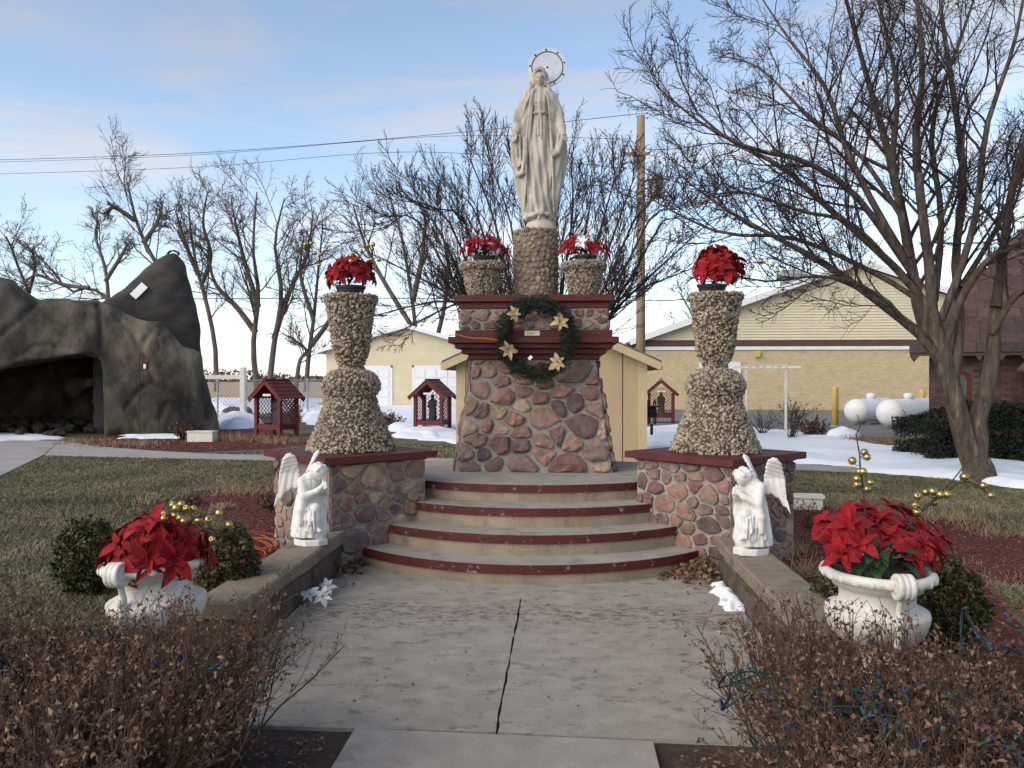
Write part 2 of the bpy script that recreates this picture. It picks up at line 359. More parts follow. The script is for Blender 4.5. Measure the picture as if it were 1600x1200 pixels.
M['path'] = mat('path_concrete', (.36, .34, .31), (.29, .27, .25), 1.5, .9, .2, 40)
M['redpaint'] = mat('red_paint', (.10, .017, .017), (.068, .012, .012), 5, .55, .25, 30, c3=(.17, .06, .05), s3=14, m3=(.62, .78))
M['redwood'] = mat('red_stained_wood', (.14, .020, .018), (.09, .013, .012), 6, .6, .3, 30, stretch=(1, 1, 4), c3=(.17, .05, .04), s3=20, m3=(.6, .8))
M['stone'] = mat('fieldstone', (1.25, 1.2, 1.15), (.55, .52, .52), 9, .85, .8, 26, pal=[(.17, .115, .105), (.32, .205, .155), (.12, .085, .088), (.24, .125, .105), (.38, .29, .215), (.19, .12, .115), (.25, .18, .165), (.10, .08, .085), (.31, .18, .145), (.21, .13, .12)], lo=.3, hi=.7)
M['mortar'] = mat('mortar', (.36, .33, .28), (.25, .23, .195), 14, .95, .8, 60, c3=(.36, .35, .33), s3=6, m3=(.6, .75))
M['cobble'] = mat('cobble', (1.2, 1.15, 1.1), (.6, .58, .56), 22, .7, .4, 60, pal=[(.24, .17, .11), (.33, .26, .18), (.17, .13, .10), (.28, .19, .13), (.36, .31, .24), (.2, .19, .17), (.30, .21, .12)])
M['cobblemortar'] = mat('cobble_mortar', (.19, .155, .115), (.13, .105, .08), 20, .95, .6, 60)
M['pebble'] = mat('pebbles', (1.1, 1.1, 1.1), (.75, .73, .7), 14, .75, 0, pal=None, attr=[(.17, .13, .088), (.28, .225, .155), (.36, .295, .21), (.22, .175, .12), (.46, .395, .295), (.30, .235, .155), (.39, .345, .28), (.13, .10, .07)])
M['pebblecore'] = mat('pebble_bed', (.085, .07, .05), (.055, .045, .034), 20, .95)
M['statue'] = mat('statue_stone', (.52, .475, .405), (.37, .335, .285), 7, .85, .6, 45, c3=(.19, .17, .145), s3=6, m3=(.52, .72), stretch=(1, 1, .45))
M['white'] = mat('white_paint', (.72, .70, .66), (.62, .595, .55), 7, .6, .15, 40, c3=(.46, .42, .35), s3=11, m3=(.66, .82))
M['urnwhite'] = mat('urn_white', (.68, .65, .59), (.56, .525, .47), 6, .6, .25, 45, c3=(.22, .19, .16), s3=9, m3=(.64, .80))
M['acrylic'] = mat('milky_acrylic', (.62, .66, .72), (.5, .55, .62), 6, .35)
M['metal'] = mat('dark_metal', (.035, .035, .038), (.02, .02, .02), 10, .5, metal=.6)
M['galv'] = mat('galvanised', (.42, .43, .44), (.33, .34, .35), 8, .5, metal=.5)
M['black'] = mat('black_plastic', (.018, .019, .02), (.03, .03, .032), 10, .45)
M['petal'] = mat('red_petal', (.42, .012, .017), (.20, .004, .008), 11, .65, .6, 40, pal=[(1, 1, 1), (.62, .6, .6), (1.25, 1.5, 1.5), (.8, .75, .75), (1.1, 1.2, 1.2), (.7, .7, .7)])
M['petalwhite'] = mat('white_petal', (.78, .78, .75), (.62, .62, .6), 12, .6, .2, 40)
M['petalgold'] = mat('gold_petal', (.52, .38, .19), (.36, .25, .12), 14, .55, .3, 60)
M['leafgreen'] = mat('fabric_leaf', (.03, .07, .025), (.015, .04, .015), 10, .6)
M['stamen'] = mat('flower_centre', (.16, .15, .05), (.1, .04, .03), 40, .7)
M['gold'] = mat('gold_ball', (.56, .43, .17), (.42, .31, .11), 6, .33, metal=.85, pal=[(1, 1, 1), (.8, .8, .75), (1.05, 1.05, 1)])
M['twig'] = mat('dark_twig', (.06, .04, .03), (.035, .024, .02), 30, .85)
M['bark'] = mat('grey_bark', (.115, .088, .068), (.045, .034, .028), 9, .9, 1.0, 14, stretch=(1.6, 1.6, .3), c3=(.20, .165, .13), s3=7, m3=(.54, .68))
M['bark2'] = mat('brown_bark', (.075, .055, .048), (.04, .03, .028), 6, .9, .4, 20, stretch=(1, 1, .4))
M['bark3'] = mat('far_bark', (.13, .102, .083), (.07, .054, .046), 2.5, .9, .3, 8, stretch=(1, 1, .3))
M['grass'] = mat('grass_blades', (1, 1, 1), (.7, .72, .65), .8, .85, attr=[(.10, .102, .05), (.18, .165, .09), (.28, .245, .15), (.125, .125, .06), (.33, .285, .185)])
M['ground'] = mat('lawn_soil', (.095, .092, .046), (.145, .126, .072), 3.0, .95, .8, 60, c3=(.15, .125, .07), s3=9, m3=(.5, .7))
M['field'] = mat('stubble_field', (.46, .34, .19), (.38, .275, .15), .05, .95, c3=(.5, .47, .45), s3=.03, m3=(.62, .68), stretch=(.3, 1, 1))
M['mulch'] = mat('red_mulch', (.12, .03, .025), (.07, .02, .017), 30, .95, .8, 60)
M['chip'] = mat('mulch_chips', (1, 1, 1), (.7, .7, .7), 20, .9, attr=[(.26, .06, .045), (.15, .036, .028), (.32, .11, .08), (.20, .045, .036), (.12, .04, .03), (.30, .17, .11)])
M['soil'] = mat('dark_soil', (.05, .034, .027), (.085, .058, .043), 18, .95, .9, 50)
M['dryleaf'] = mat('dry_leaves', (1, 1, 1), (.7, .68, .65), 30, .85, attr=[(.16, .085, .045), (.24, .14, .075), (.10, .05, .03), (.33, .23, .14), (.19, .10, .055)])
M['hedgeleaf'] = mat('withered_leaves', (1, 1, 1), (.65, .62, .6), 30, .85, attr=[(.14, .078, .05), (.21, .125, .08), (.075, .044, .034), (.34, .235, .155), (.105, .06, .043), (.165, .09, .058)])
M['hedgetwig'] = mat('hedge_twigs', (.125, .075, .054), (.06, .038, .03), 12, .85)
M['straw'] = mat('straw', (1, 1, 1), (.8, .78, .75), 20, .85, attr=[(.34, .25, .14), (.22, .15, .08), (.44, .35, .21), (.15, .10, .06)])
M['boxleaf'] = mat('box_leaves', (1, 1, 1), (.7, .7, .7), 30, .55, attr=[(.022, .034, .010), (.04, .05, .014), (.016, .022, .009), (.11, .095, .03), (.05, .052, .018), (.028, .036, .012)])
M['yew'] = mat('yew_leaves', (1, 1, 1), (.7, .7, .7), 8, .7, attr=[(.012, .016, .009), (.022, .028, .014), (.03, .034, .018), (.016, .017, .011)])
M['pine'] = mat('garland_needles', (1, 1, 1), (.8, .8, .8), 20, .6, attr=[(.010, .028, .018), (.016, .042, .025), (.008, .018, .012), (.022, .05, .03)])
M['snow'] = mat('snow', (.84, .86, .90), (.78, .81, .87), 1.2, .7, .3, 9, c3=(.66, .67, .70), s3=2.2, m3=(.62, .8))
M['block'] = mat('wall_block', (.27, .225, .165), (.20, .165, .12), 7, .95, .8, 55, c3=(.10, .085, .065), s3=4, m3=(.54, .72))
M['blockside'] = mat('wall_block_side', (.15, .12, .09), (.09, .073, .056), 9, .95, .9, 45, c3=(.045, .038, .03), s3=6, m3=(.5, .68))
M['orange'] = mat('orange_cord', (.52, .12, .03), (.42, .09, .02), 10, .5)
M['wiregreen'] = mat('light_wire', (.012, .035, .028), (.008, .022, .018), 20, .5)
M['bulbgreen'] = mat('bulb_socket', (.014, .065, .055), (.009, .045, .038), 20, .45)
M['bulbblue'] = mat('blue_bulb', (.010, .025, .12), (.008, .016, .08), 20, .2, spec=.6)
M['yellowsiding'] = mat('yellow_siding', (.66, .58, .40), (.60, .525, .355), 1.5, .7)
M['creamsiding'] = mat('cream_siding', (.62, .56, .395), (.565, .51, .355), 1.5, .7)
M['tan'] = mat('tan_panel', (.43, .325, .195), (.38, .285, .17), 1.2, .75, .1, 20, stretch=(3, 3, .4))
M['tantrim'] = mat('tan_trim', (.50, .385, .235), (.45, .345, .21), 3, .7)
M['doorwhite'] = mat('door_white', (.72, .73, .74), (.67, .68, .69), 1.5, .5)
M['roofgrey'] = mat('grey_shingle', (.15, .14, .135), (.10, .095, .09), 6, .9, .4, 40)
M['brownband'] = mat('brown_fascia', (.10, .055, .04), (.08, .045, .034), 3, .6)
M['churchbrick'] = mat('dark_brick', (1, 1, 1), (.7, .7, .7), 5, .9, attr=[(.115, .066, .058), (.082, .05, .048), (.15, .083, .068), (.095, .055, .053), (.07, .046, .045)])
M['churchmortar'] = mat('brick_mortar', (.15, .11, .095), (.11, .08, .07), 8, .95)
M['shingle'] = mat('roof_shingle', (1, 1, 1), (.65, .65, .66), 5, .9, .5, 25, pal=[(.115, .075, .07), (.085, .058, .056), (.14, .088, .078), (.10, .062, .06), (.075, .055, .056)])
M['glass'] = mat('dark_glass', (.03, .035, .045), (.02, .024, .03), 3, .12, spec=.6)
M['rock'] = mat('grotto_concrete', (.19, .157, .118), (.065, .056, .046), .8, .95, 1.0, 12, lo=.42, hi=.62, c3=(.03, .028, .025), s3=1.1, m3=(.43, .63), dist=.3, stretch=(1, 1, .55))
M['fin'] = mat('grotto_dark', (.07, .062, .054), (.038, .035, .033), 2.2, .95, .8, 14, stretch=(.7, .7, 1.6), c3=(.026, .026, .026), s3=.7, m3=(.45, .66))
M['redrock'] = mat('red_boulder', (.14, .075, .07), (.08, .045, .045), 4, .85, .7, 14)
M['poleowood'] = mat('pole_wood', (.30, .215, .14), (.20, .14, .095), 4, .9, .4, 20, stretch=(1, 1, .15))
M['bollard'] = mat('bollard_yellow', (.62, .42, .11), (.55, .37, .10), 4, .6, c3=(.4, .33, .2), s3=8, m3=(.62, .75))
M['tank'] = mat('tank_white', (.80, .80, .80), (.73, .73, .72), 2, .45, c3=(.6, .58, .54), s3=3, m3=(.62, .8))
M['asphalt'] = mat('grey_drive', (.20, .195, .185), (.155, .15, .145), 1, .95)
M['bronze'] = mat('dark_statuette', (.022, .026, .026), (.035, .04, .04), 12, .55, .3, 30)
M['brownrobe'] = mat('brown_robe', (.09, .06, .045), (.06, .042, .034), 12, .7)
M['plaque'] = mat('brass_plaque', (.62, .58, .38), (.54, .5, .32), 9, .4, metal=.3)
# yellow brick: the courses are about two pixels tall, so the joints are left to the material
def brickmat():
    m = mat('yellow_brick', (.60, .485, .31), (.53, .425, .265), 2.0, .9); nt = m.node_tree; N = nt.nodes; L = nt.links
    b = N['Principled BSDF']; src = b.inputs['Base Color'].links[0].from_socket
    tc = N.new('ShaderNodeTexCoord'); mp = N.new('ShaderNodeMapping'); mp.inputs['Rotation'].default_value = (R(90), 0, 0); br = N.new('ShaderNodeTexBrick')
    br.inputs['Scale'].default_value = 1; br.inputs['Brick Width'].default_value = .21; br.inputs['Row Height'].default_value = .07; br.inputs['Mortar Size'].default_value = .008
    br.inputs['Color1'].default_value = (1, 1, 1, 1); br.inputs['Color2'].default_value = (.86, .84, .8, 1); br.inputs['Mortar'].default_value = (.7, .68, .64, 1)
    L.new(tc.outputs['Object'], mp.inputs[0]); L.new(mp.outputs[0], br.inputs[0]); mm = N.new('ShaderNodeMix'); mm.data_type = 'RGBA'; mm.blend_type = 'MULTIPLY'; mm.inputs['Factor'].default_value = 1
    L.new(src, mm.inputs['A']); L.new(br.outputs[0], mm.inputs['B']); L.new(mm.outputs['Result'], b.inputs['Base Color']); return m
M['ybrick'] = brickmat()

acr = M['acrylic'].node_tree.nodes['Principled BSDF']; acr.inputs['Alpha'].default_value = .82
M['crowntwig'] = mat('dark_branches', (.062, .046, .038), (.034, .026, .023), 6, .9, .4, 20, stretch=(1, 1, .4))

def smudge(m, y0, sy):     # trodden-in dirt that lies in a band before the bottom step
    nt = m.node_tree; N = nt.nodes; L = nt.links; b = N['Principled BSDF']; src = b.inputs['Base Color'].links[0].from_socket
    tc = N.new('ShaderNodeTexCoord'); sx = N.new('ShaderNodeSeparateXYZ'); L.new(tc.outputs['Object'], sx.inputs[0]); mp = N.new('ShaderNodeMapping'); mp.inputs['Scale'].default_value = (1, 1.9, 1); L.new(tc.outputs['Object'], mp.inputs[0])
    nz = N.new('ShaderNodeTexNoise'); nz.inputs['Scale'].default_value = 13; nz.inputs['Detail'].default_value = 5; nz.inputs['Roughness'].default_value = .7; nz.inputs['Distortion'].default_value = .6; L.new(mp.outputs[0], nz.inputs[0])
    a = N.new('ShaderNodeMath'); a.operation = 'SUBTRACT'; L.new(sx.outputs['Y'], a.inputs[0]); a.inputs[1].default_value = y0; c = N.new('ShaderNodeMath'); c.operation = 'ABSOLUTE'; L.new(a.outputs[0], c.inputs[0])
    mr = N.new('ShaderNodeMapRange'); mr.inputs[1].default_value = sy; mr.inputs[2].default_value = sy * .2; L.new(c.outputs[0], mr.inputs[0]); ad = N.new('ShaderNodeMath'); ad.operation = 'MULTIPLY_ADD'; L.new(mr.outputs[0], ad.inputs[0]); ad.inputs[1].default_value = .16; L.new(nz.outputs['Fac'], ad.inputs[2])
    m2 = N.new('ShaderNodeMapRange'); m2.inputs[1].default_value = .66; m2.inputs[2].default_value = .74; m2.inputs[4].default_value = .75; L.new(ad.outputs[0], m2.inputs[0]); mm = N.new('ShaderNodeMix'); mm.data_type = 'RGBA'; L.new(m2.outputs[0], mm.inputs['Factor']); L.new(src, mm.inputs['A']); mm.inputs['B'].default_value = (.105, .085, .066, 1); L.new(mm.outputs['Result'], b.inputs['Base Color'])
smudge(M['apron'], 5.35, .6)
M['nosing'] = mat('worn_red_edge_paint', (.105, .018, .018), (.075, .013, .013), 5, .6, .3, 30, c3=(.25, .20, .165), s3=16, m3=(.60, .66))
# ------------------------------------------------------------------ the setting: ground, paths, snow
def G2(pts, z=0.0): return np.array([gr(u, v, z)[:2] for u, v in pts])
g = ob('ground', (np.array([(-90, -6, 0), (90, -6, 0), (90, 62, 0), (-90, 62, 0)]), [(0, 1, 2, 3)]), M['ground'], kind='structure')
ob('field', (np.array([(-900, 50, .004), (900, 50, .004), (900, 1500, .004), (-900, 1500, .004)]), [(0, 1, 2, 3)]), M['field'], kind='structure')
def patch(name, poly, h, m, step=.12, edge=.35, amp=.15, seed=1, base=-.012, rough=.03, label=None, kind='structure', parent=None, nf=1.0):
    P = np.asarray(poly, float); lo = P.min(0) - .3; hi = P.max(0) + .3; nx = int((hi[0] - lo[0]) / step) + 2; ny = int((hi[1] - lo[1]) / step) + 2
    x, y = np.meshgrid(lo[0] + step * np.arange(nx), lo[1] + step * np.arange(ny), indexing='ij')
    d = -poly_sdf(x, y, P) + amp * (vnoise(x, y, 1.1 * nf, seed) * 1.3 + vnoise(x, y, 3.1 * nf, seed + 1) * .8)
    t = np.clip(d / edge, 0, 1); z = base + (h - base) * t * (2 - t) + rough * t * (vnoise(x, y, .9 * nf, seed + 2) * 1.6 + vnoise(x, y, 3.3 * nf, seed + 3) * .6)
    i, j = np.meshgrid(np.arange(nx - 1), np.arange(ny - 1), indexing='ij'); k = (i * ny + j).ravel(); F = np.stack([k, k + ny, k + ny + 1, k + 1], 1)
    dm = d.ravel(); keep = (dm[F] > 0).any(1); F = F[keep]; u, inv = np.unique(F, return_inverse=True)
    V = np.stack([x, y, z], -1).reshape(-1, 3)[u]; o = ob(name, (V, inv.reshape(-1, 4)), m, parent, True)
    if parent is None: o['kind'] = kind
    if label: o['label'] = label
    return o
# driveway in front of the brick hall and the path past the grotto
ob('driveway', prism(G2([(1008, 673), (1620, 690), (1620, 640), (960, 640)]), -.02, .008), M['asphalt'], kind='structure')
fp = struct('footpath', 'pale concrete path running past the grotto to the piers')
ob('slab', prism(G2([(-330, 705), (-60, 688), (92, 690), (68, 712), (-10, 750), (-330, 800)]), -.03, .022), M['path'], fp)
ob('slab', prism(G2([(93.5, 690), (150, 699), (240, 706), (330, 711), (460, 713), (470, 722), (330, 719), (200, 715), (70, 712)]), -.03, .024), M['path'], fp)
ob('slab', prism(G2([(600, 716), (706, 718), (1000, 735), (1240, 727), (1340, 731), (1340, 738), (1240, 735.5), (1000, 746), (700, 724), (600, 721)]), -.03, .02), M['path'], fp)
# beds
BED_G = G2([(95, 692), (130, 684), (420, 672), (470, 683), (500, 694), (430, 702), (300, 707), (180, 700)])
BED_L = np.r_[np.array([(-1.78, 4.1), (-1.78, 6.6)]), G2([(436, 800), (436, 768), (380, 761), (300, 772), (262, 790), (330, 806), (352, 840), (345, 880), (300, 925)]), np.array([(-2.45, 4.0)])]
BED_R = np.r_[np.array([(1.80, 3.8), (1.80, 6.5)]), G2([(1225, 800), (1290, 792), (1400, 802), (1500, 816), (1660, 845), (1660, 925), (1540, 912)]), np.array([(3.1, 4.6), (2.6, 3.9)])]
mulch = []
for i, (b, lb) in enumerate(((BED_G, 'red mulch bed along the foot of the grotto'), (BED_L, 'red mulch bed with orange cord outside the low wall'), (BED_R, 'red mulch bed with straw behind the urn by the tree lawn'))):
    o = patch('mulch_bed', b, .03, M['mulch'], .1, .25, .12, 20 + i, -.01, .02, lb, 'stuff'); mulch.append(b)
patch('soil_bed', np.array([(-3.2, .9), (-3.2, 3.62), (-1.5, 3.62), (-1.49, 3.50), (-.62, 3.52), (-.60, .9)]), .012, M['soil'], .08, .1, .02, 31, -.002, .005)
patch('soil_bed', np.array([(.64, .9), (.65, 3.47), (1.49, 3.45), (1.5, 3.62), (3.6, 3.62), (3.6, .9)]), .012, M['soil'], .08, .1, .02, 32, -.002, .005)
# snow
SN = [([(1000, 668), (1100, 664), (1200, 672), (1300, 683), (1380, 700), (1480, 713), (1640, 730), (1640, 775), (1560, 757), (1480, 748), (1340, 737), (1290, 727), (1235, 724), (1180, 735), (1000, 742)], .10, .4),
      ([(470, 640), (520, 636), (640, 638), (730, 640), (730, 668), (690, 690), (620, 680), (590, 668), (480, 664)], .16, .6),
      ([(640, 676), (735, 678), (735, 697), (690, 692), (600, 681)], .06, .3),
      ([(328, 628), (345, 632), (400, 655), (402, 668), (350, 672), (336, 668)], .34, 1.0),
      ([(-120, 676), (60, 679), (98, 686), (60, 690), (-120, 693)], .05, .3),
      ([(180, 681), (300, 683), (290, 688), (190, 687)], .05, .2),
      ([(330, 622), (505, 622), (505, 640), (400, 648), (330, 630)], .06, 1.0)]
for i, (p, h, e) in enumerate(SN):
    patch('snow_patch', G2(p), h, M['snow'], .1 if i < 6 else .5, e, .4, 40 + i * 5, -.02, .06 if i < 6 else .02)
# ------------------------------------------------------------------ walkway, steps, platform
wk = struct('walkway', 'weathered concrete walkway leading to the red edged steps')
def arc_y(x, front, Rr=1.85): return front + Rr - np.sqrt(Rr * Rr - x * x)
xs = np.linspace(-1.475, 1.475, 25)
jj = np.random.RandomState(3).normal(0, .0025, (2, 30)); yj = np.linspace(3.55, 5.74, 30)
ob('slab', prism(np.r_[[(-1.475, 3.56)], np.c_[-.006 + jj[0], yj], [(x, 5.74 + .26 * (x / 1.475) ** 2) for x in np.linspace(-.007, -1.475, 10)[1:]]], -.06, .022), M['apron'], wk)
ob('slab', prism(np.r_[[(1.475, 3.50)], np.c_[.005 + jj[1], yj], [(x, 5.74 + .26 * (x / 1.475) ** 2) for x in np.linspace(.007, 1.475, 10)[1:]]], -.06, .020), M['apron'], wk)
ob('slab', prism(np.r_[[(x, 5.748 + .26 * (x / 1.475) ** 2) for x in np.linspace(-1.475, 1.475, 21)], [(1.475, 7.0), (-1.475, 7.0)]], -.06, .018), M['apron'], wk)
ob('slab', prism([(-.62, .4), (.67, .4), (.665, 3.485), (-.615, 3.535)], -.06, .030), M['concrete'], wk)
ob('joint_filler', prism([(-1.47, 3.4), (1.47, 3.4), (1.47, 6.2), (-1.47, 6.2)], -.07, .004), M['soil'], wk)
st = struct('steps', 'four curved concrete steps with red painted edges')
FR = [6.13, 6.46, 6.79, 7.12]; HW = [1.425, 1.47, 1.45, 1.40]
for i, (f, hw) in enumerate(zip(FR, HW)):
    z1 = .16 * (i + 1) if i < 3 else .63; x = np.linspace(-hw, hw, 41); yb = f + 1.15 + .01 * i
    if i < 3: poly = np.r_[np.c_[x, arc_y(x, f)], [(hw, yb), (-hw, yb)]]
    else: poly = np.r_[np.c_[x, arc_y(x, f)], [(1.42, 8.9)], [(1.42 * math.cos(a), 8.9 + .42 * math.sin(a)) for a in np.linspace(.2, 2.94, 9)], [(-1.42, 8.9)]]
    s = ob('step', prism(poly, -.02 - i * .003, z1), M['riser'], st)
    t = poly.copy(); ctr = np.array([0, 8.0])
    ob('tread', prism(np.r_[np.c_[x * .999, arc_y(x, f) + .001], poly[len(x):] * .999], z1 - .004, z1 + .005), M['concrete'], s)
    q = np.r_[np.c_[x, arc_y(x, f) - .016], np.c_[x, arc_y(x, f) + .03][::-1]]
    ob('nosing', prism(q, z1 - .062, z1 + .003), M['nosing'], s)
# ------------------------------------------------------------------ low block walls beside the walkway
def low_wall(sg, y0, y1, label):
    t = thing('low_wall', label, 'wall', (sg * 1.62, (y0 + y1) / 2, 0), 0, 'low block walls along the walkway'); rs = np.random.RandomState(5 + sg)
    y = y1; k = 0
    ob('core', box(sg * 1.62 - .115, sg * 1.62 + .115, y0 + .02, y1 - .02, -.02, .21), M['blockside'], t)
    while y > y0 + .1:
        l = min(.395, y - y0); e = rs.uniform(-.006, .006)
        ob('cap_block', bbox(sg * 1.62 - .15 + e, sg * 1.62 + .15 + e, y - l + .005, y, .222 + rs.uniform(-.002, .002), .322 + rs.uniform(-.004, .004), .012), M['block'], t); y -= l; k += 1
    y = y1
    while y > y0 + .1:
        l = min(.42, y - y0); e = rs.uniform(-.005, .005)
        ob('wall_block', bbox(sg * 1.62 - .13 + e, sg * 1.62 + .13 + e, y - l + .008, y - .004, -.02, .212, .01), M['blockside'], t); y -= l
low_wall(-1, 4.42, 6.62, 'low tan block wall that the angel beside the orange cords kneels on')
low_wall(1, 4.30, 6.50, 'low tan block wall with melting snow at its foot')
# ------------------------------------------------------------------ stone piers with red slabs
PIER = ((-1.58, 7.16), (1.60, 7.22))
for sg, (cx, cy) in zip((-1, 1), PIER):
    t = thing('stone_pier', 'fieldstone pier with red slab ' + ('behind the angel near the orange cords' if sg < 0 else 'beside the white planter box'), 'pier', (cx, cy, 0), 0, 'stone piers flanking the steps')
    h = .66 / math.sqrt(2); c4 = [(cx, cy - .665), (cx + .665, cy), (cx, cy + .665), (cx - .665, cy)]
    ob('wall', prism(c4, -.03, .868), M['mortar'], t); rs = np.random.RandomState(70 + sg)
    for (a, b) in ((3, 0), (0, 1)):
        A = np.array(c4[a]); B = np.array(c4[b]); ln = np.linalg.norm(B - A); ux = np.r_[(B - A) / ln, 0]; un = np.array([ux[1], -ux[0], 0])
        lay_stones(t, (A[0], A[1], 0), ux, (0, 0, 1), un, [(.0, .0), (ln, .0), (ln, .855), (.0, .855)], .155, M['stone'], rs, (.012, .035), .0085, 1.35)
    s = .775; ob('slab', cat(prism([(cx, cy - s), (cx + s, cy), (cx, cy + s), (cx - s, cy)], .868, .924), prism([(cx, cy - s + .09), (cx + s - .09, cy), (cx, cy + s - .09), (cx - s + .09, cy)], .850, .869)), M['redpaint'], t)
# ------------------------------------------------------------------ central pedestal
PC = (0.0, 8.86)
pd = thing('pedestal', 'tapered fieldstone pedestal with red cornices carrying the large statue', 'pedestal', (*PC, .63))
b, tp, z0, z1 = .775, .614, .625, 1.745
V = [(PC[0] + x * r, PC[1] + y * r, z) for z, r in ((z0, b), (z1, tp)) for x, y in ((-1, -1), (1, -1), (1, 1), (-1, 1))]
ob('core', (np.array(V), BOXF), M['mortar'], pd)
rs = np.random.RandomState(12); sl_ = math.hypot(z1 - z0, b - tp)
uy = np.array([0, b - tp, z1 - z0]) / sl_; un = np.array([0, -(z1 - z0), b - tp]) / sl_
lay_stones(pd, (PC[0], PC[1] - b, z0), (1, 0, 0), uy, un, [(-b, .0), (b, .0), (tp, sl_), (-tp, sl_)], .245, M['stone'], rs, (.02, .06), .0105, 1.2)
for sg in (-1, 1):
    uy = np.array([-sg * (b - tp), 0, z1 - z0]) / sl_; un = np.array([sg * (z1 - z0), 0, b - tp]) / sl_
    lay_stones(pd, (PC[0] + sg * b, PC[1], z0), (0, sg, 0), uy, un, [(-b, .0), (b, .0), (tp, sl_), (-tp, sl_)], .24, M['stone'], rs, (.02, .05), .012, 1.1)
def sq(h_, za, zb, b_=.006): return bbox(PC[0] - h_, PC[0] + h_, PC[1] - h_, PC[1] + h_, za, zb, b_)
ob('lower_cornice', cat(sq(.655, 1.742, 1.800), sq(.715, 1.798, 1.852), sq(.775, 1.850, 1.902), sq(.832, 1.900, 1.962), sq(.772, 1.960, 2.030)), M['redpaint'], pd)
ob('band', sq(.728, 2.028, 2.246), M['mortar'], pd)
for ux, un, o in (((1, 0, 0), (0, -1, 0), (PC[0], PC[1] - .728, 2.03)), ((0, 1, 0), (1, 0, 0), (PC[0] + .728, PC[1], 2.03)), ((0, -1, 0), (-1, 0, 0), (PC[0] - .728, PC[1], 2.03))):
    lay_stones(pd, o, ux, (0, 0, 1), un, [(-.73, .005), (.73, .005), (.73, .212), (-.73, .212)], .135, M['stone'], rs, (.012, .03), .009, 1.3)
ob('upper_cornice', cat(sq(.742, 2.244, 2.308), sq(.786, 2.306, 2.375, .008)), M['redpaint'], pd)
pq = ob('plaque', bbox(-.085, .065, PC[1] - .772 - .008, PC[1] - .770, 1.972, 2.022, .002), M['plaque'], pd)
ob('engraving', cat(*[box(-.06, .04 - .02 * k, PC[1] - .7815, PC[1] - .7795, 2.006 - k * .012, 2.0085 - k * .012) for k in range(3)]), M['brownband'], pq)
# cobbled drum under the statue
dr = thing('cobble_drum', 'round drum of rounded cobbles under the large statue', 'plinth', (*PC, 2.375)); RD = .232
ob('core', lathe([(RD + .012, 2.374), (RD + .006, 2.5), (RD, 2.75), (RD, 3.13)], 40, *PC), M['cobblemortar'], dr, True)
rs = np.random.RandomState(3); cob = []
for k in range(6):
    f = Field((-1.3, -1.3, -1.3), (1.3, 1.3, 1.3), .42); q = rs.uniform(.78, 1.05, 3); e = rs.uniform(2, 3.4)
    f.add(lambda x, y, z: (np.abs(x / q[0]) ** e + np.abs(y / q[1]) ** e + np.abs(z / q[2]) ** e) ** (1 / e) - 1 + .16 * np.sin(3 * x + k) * np.sin(2.5 * y + 2 * k)); V, F = f.net(); cob.append(mesh('cobble', V, F, M['cobble'], True))
pts = []
for _ in range(9000):
    a = rs.uniform(-2.35, 2.35); z = rs.uniform(2.395, 3.125); r = rs.choice([.022, .027, .033])
    if all(math.hypot((a - p[0]) * RD, z - p[1]) > .90 * (r + p[2]) for p in pts): pts.append((a, z, r))
for a, z, r in pts[:300]:
    p = (RD * math.sin(a), -RD * math.cos(a), z - 2.375)
    put('cobble', cob[rs.randint(6)], dr, p, (rs.uniform(-.2, .2), rs.uniform(0, 6.28), a), (r * rs.uniform(.95, 1.35), r * .62, r * rs.uniform(.85, 1.15)))
# ------------------------------------------------------------------ the large statue
def face(f, c, s, front, side, up, k=.006):     # a simple face: brow, nose, sockets, lips, chin
    P = lambda a, b, d: np.array(c) + s * (np.array(side) * a + np.array(front) * b + np.array(up) * d)
    f.ell(P(0, 0, 0), np.array([.62, .62, .62]) * s * .98, k); f.ell(P(0, .18, -.45), np.full(3, s * .50), s * .2)
    f.ell(P(0, .42, -.78), np.full(3, s * .20), s * .15)
    for e in (-1, 1):
        f.ell(P(.24 * e, .72, .02), np.full(3, s * .15), s * .08, True); f.ell(P(.24 * e, .55, -.01), np.full(3, s * .13), s * .02)
        f.cap(P(.10 * e, .66, .12), P(.36 * e, .56, .10), s * .06, s * .05, s * .06); f.ell(P(.26 * e, .48, -.35), np.full(3, s * .16), s * .12)
    f.cap(P(0, .64, .08), P(0, .80, -.26), s * .06, s * .10, s * .07)
    f.cap(P(-.13, .66, -.48), P(.13, .66, -.48), s * .055, s * .055, s * .03); f.cap(P(-.11, .64, -.58), P(.11, .64, -.58), s * .06, s * .06, s * .03)
def hand(f, wrist, palm, tip, out, r=.0105):
    w_, p_, t_, o_ = (np.array(a, float) for a in (wrist, palm, tip, out)); d = t_ - p_
    f.cap(w_, p_, r * 2.1, r * 2.3, .012); f.ell(p_, np.array([r * 2.4, r * 2.2, r * 3.0]), .01)
    for i, ln in enumerate((.88, 1.0, .95, .75)):
        a = p_ + o_ * (i - 1.5) * r * 1.65; m_ = a + d * .55 * ln; f.cap(a, m_, r, r * .9, .004); f.cap(m_, a + d * ln + np.array([0, -.004, -.004]), r * .9, r * .7, .003)
    f.cap(p_ + o_ * r * 2 * -1, p_ + o_ * r * -3.0 + d * .5, r, r * .75, .006)
S0 = 3.135; sx = .03; f = Field((-.36, -.28, -.01), (.36, .26, 1.79), .0068)
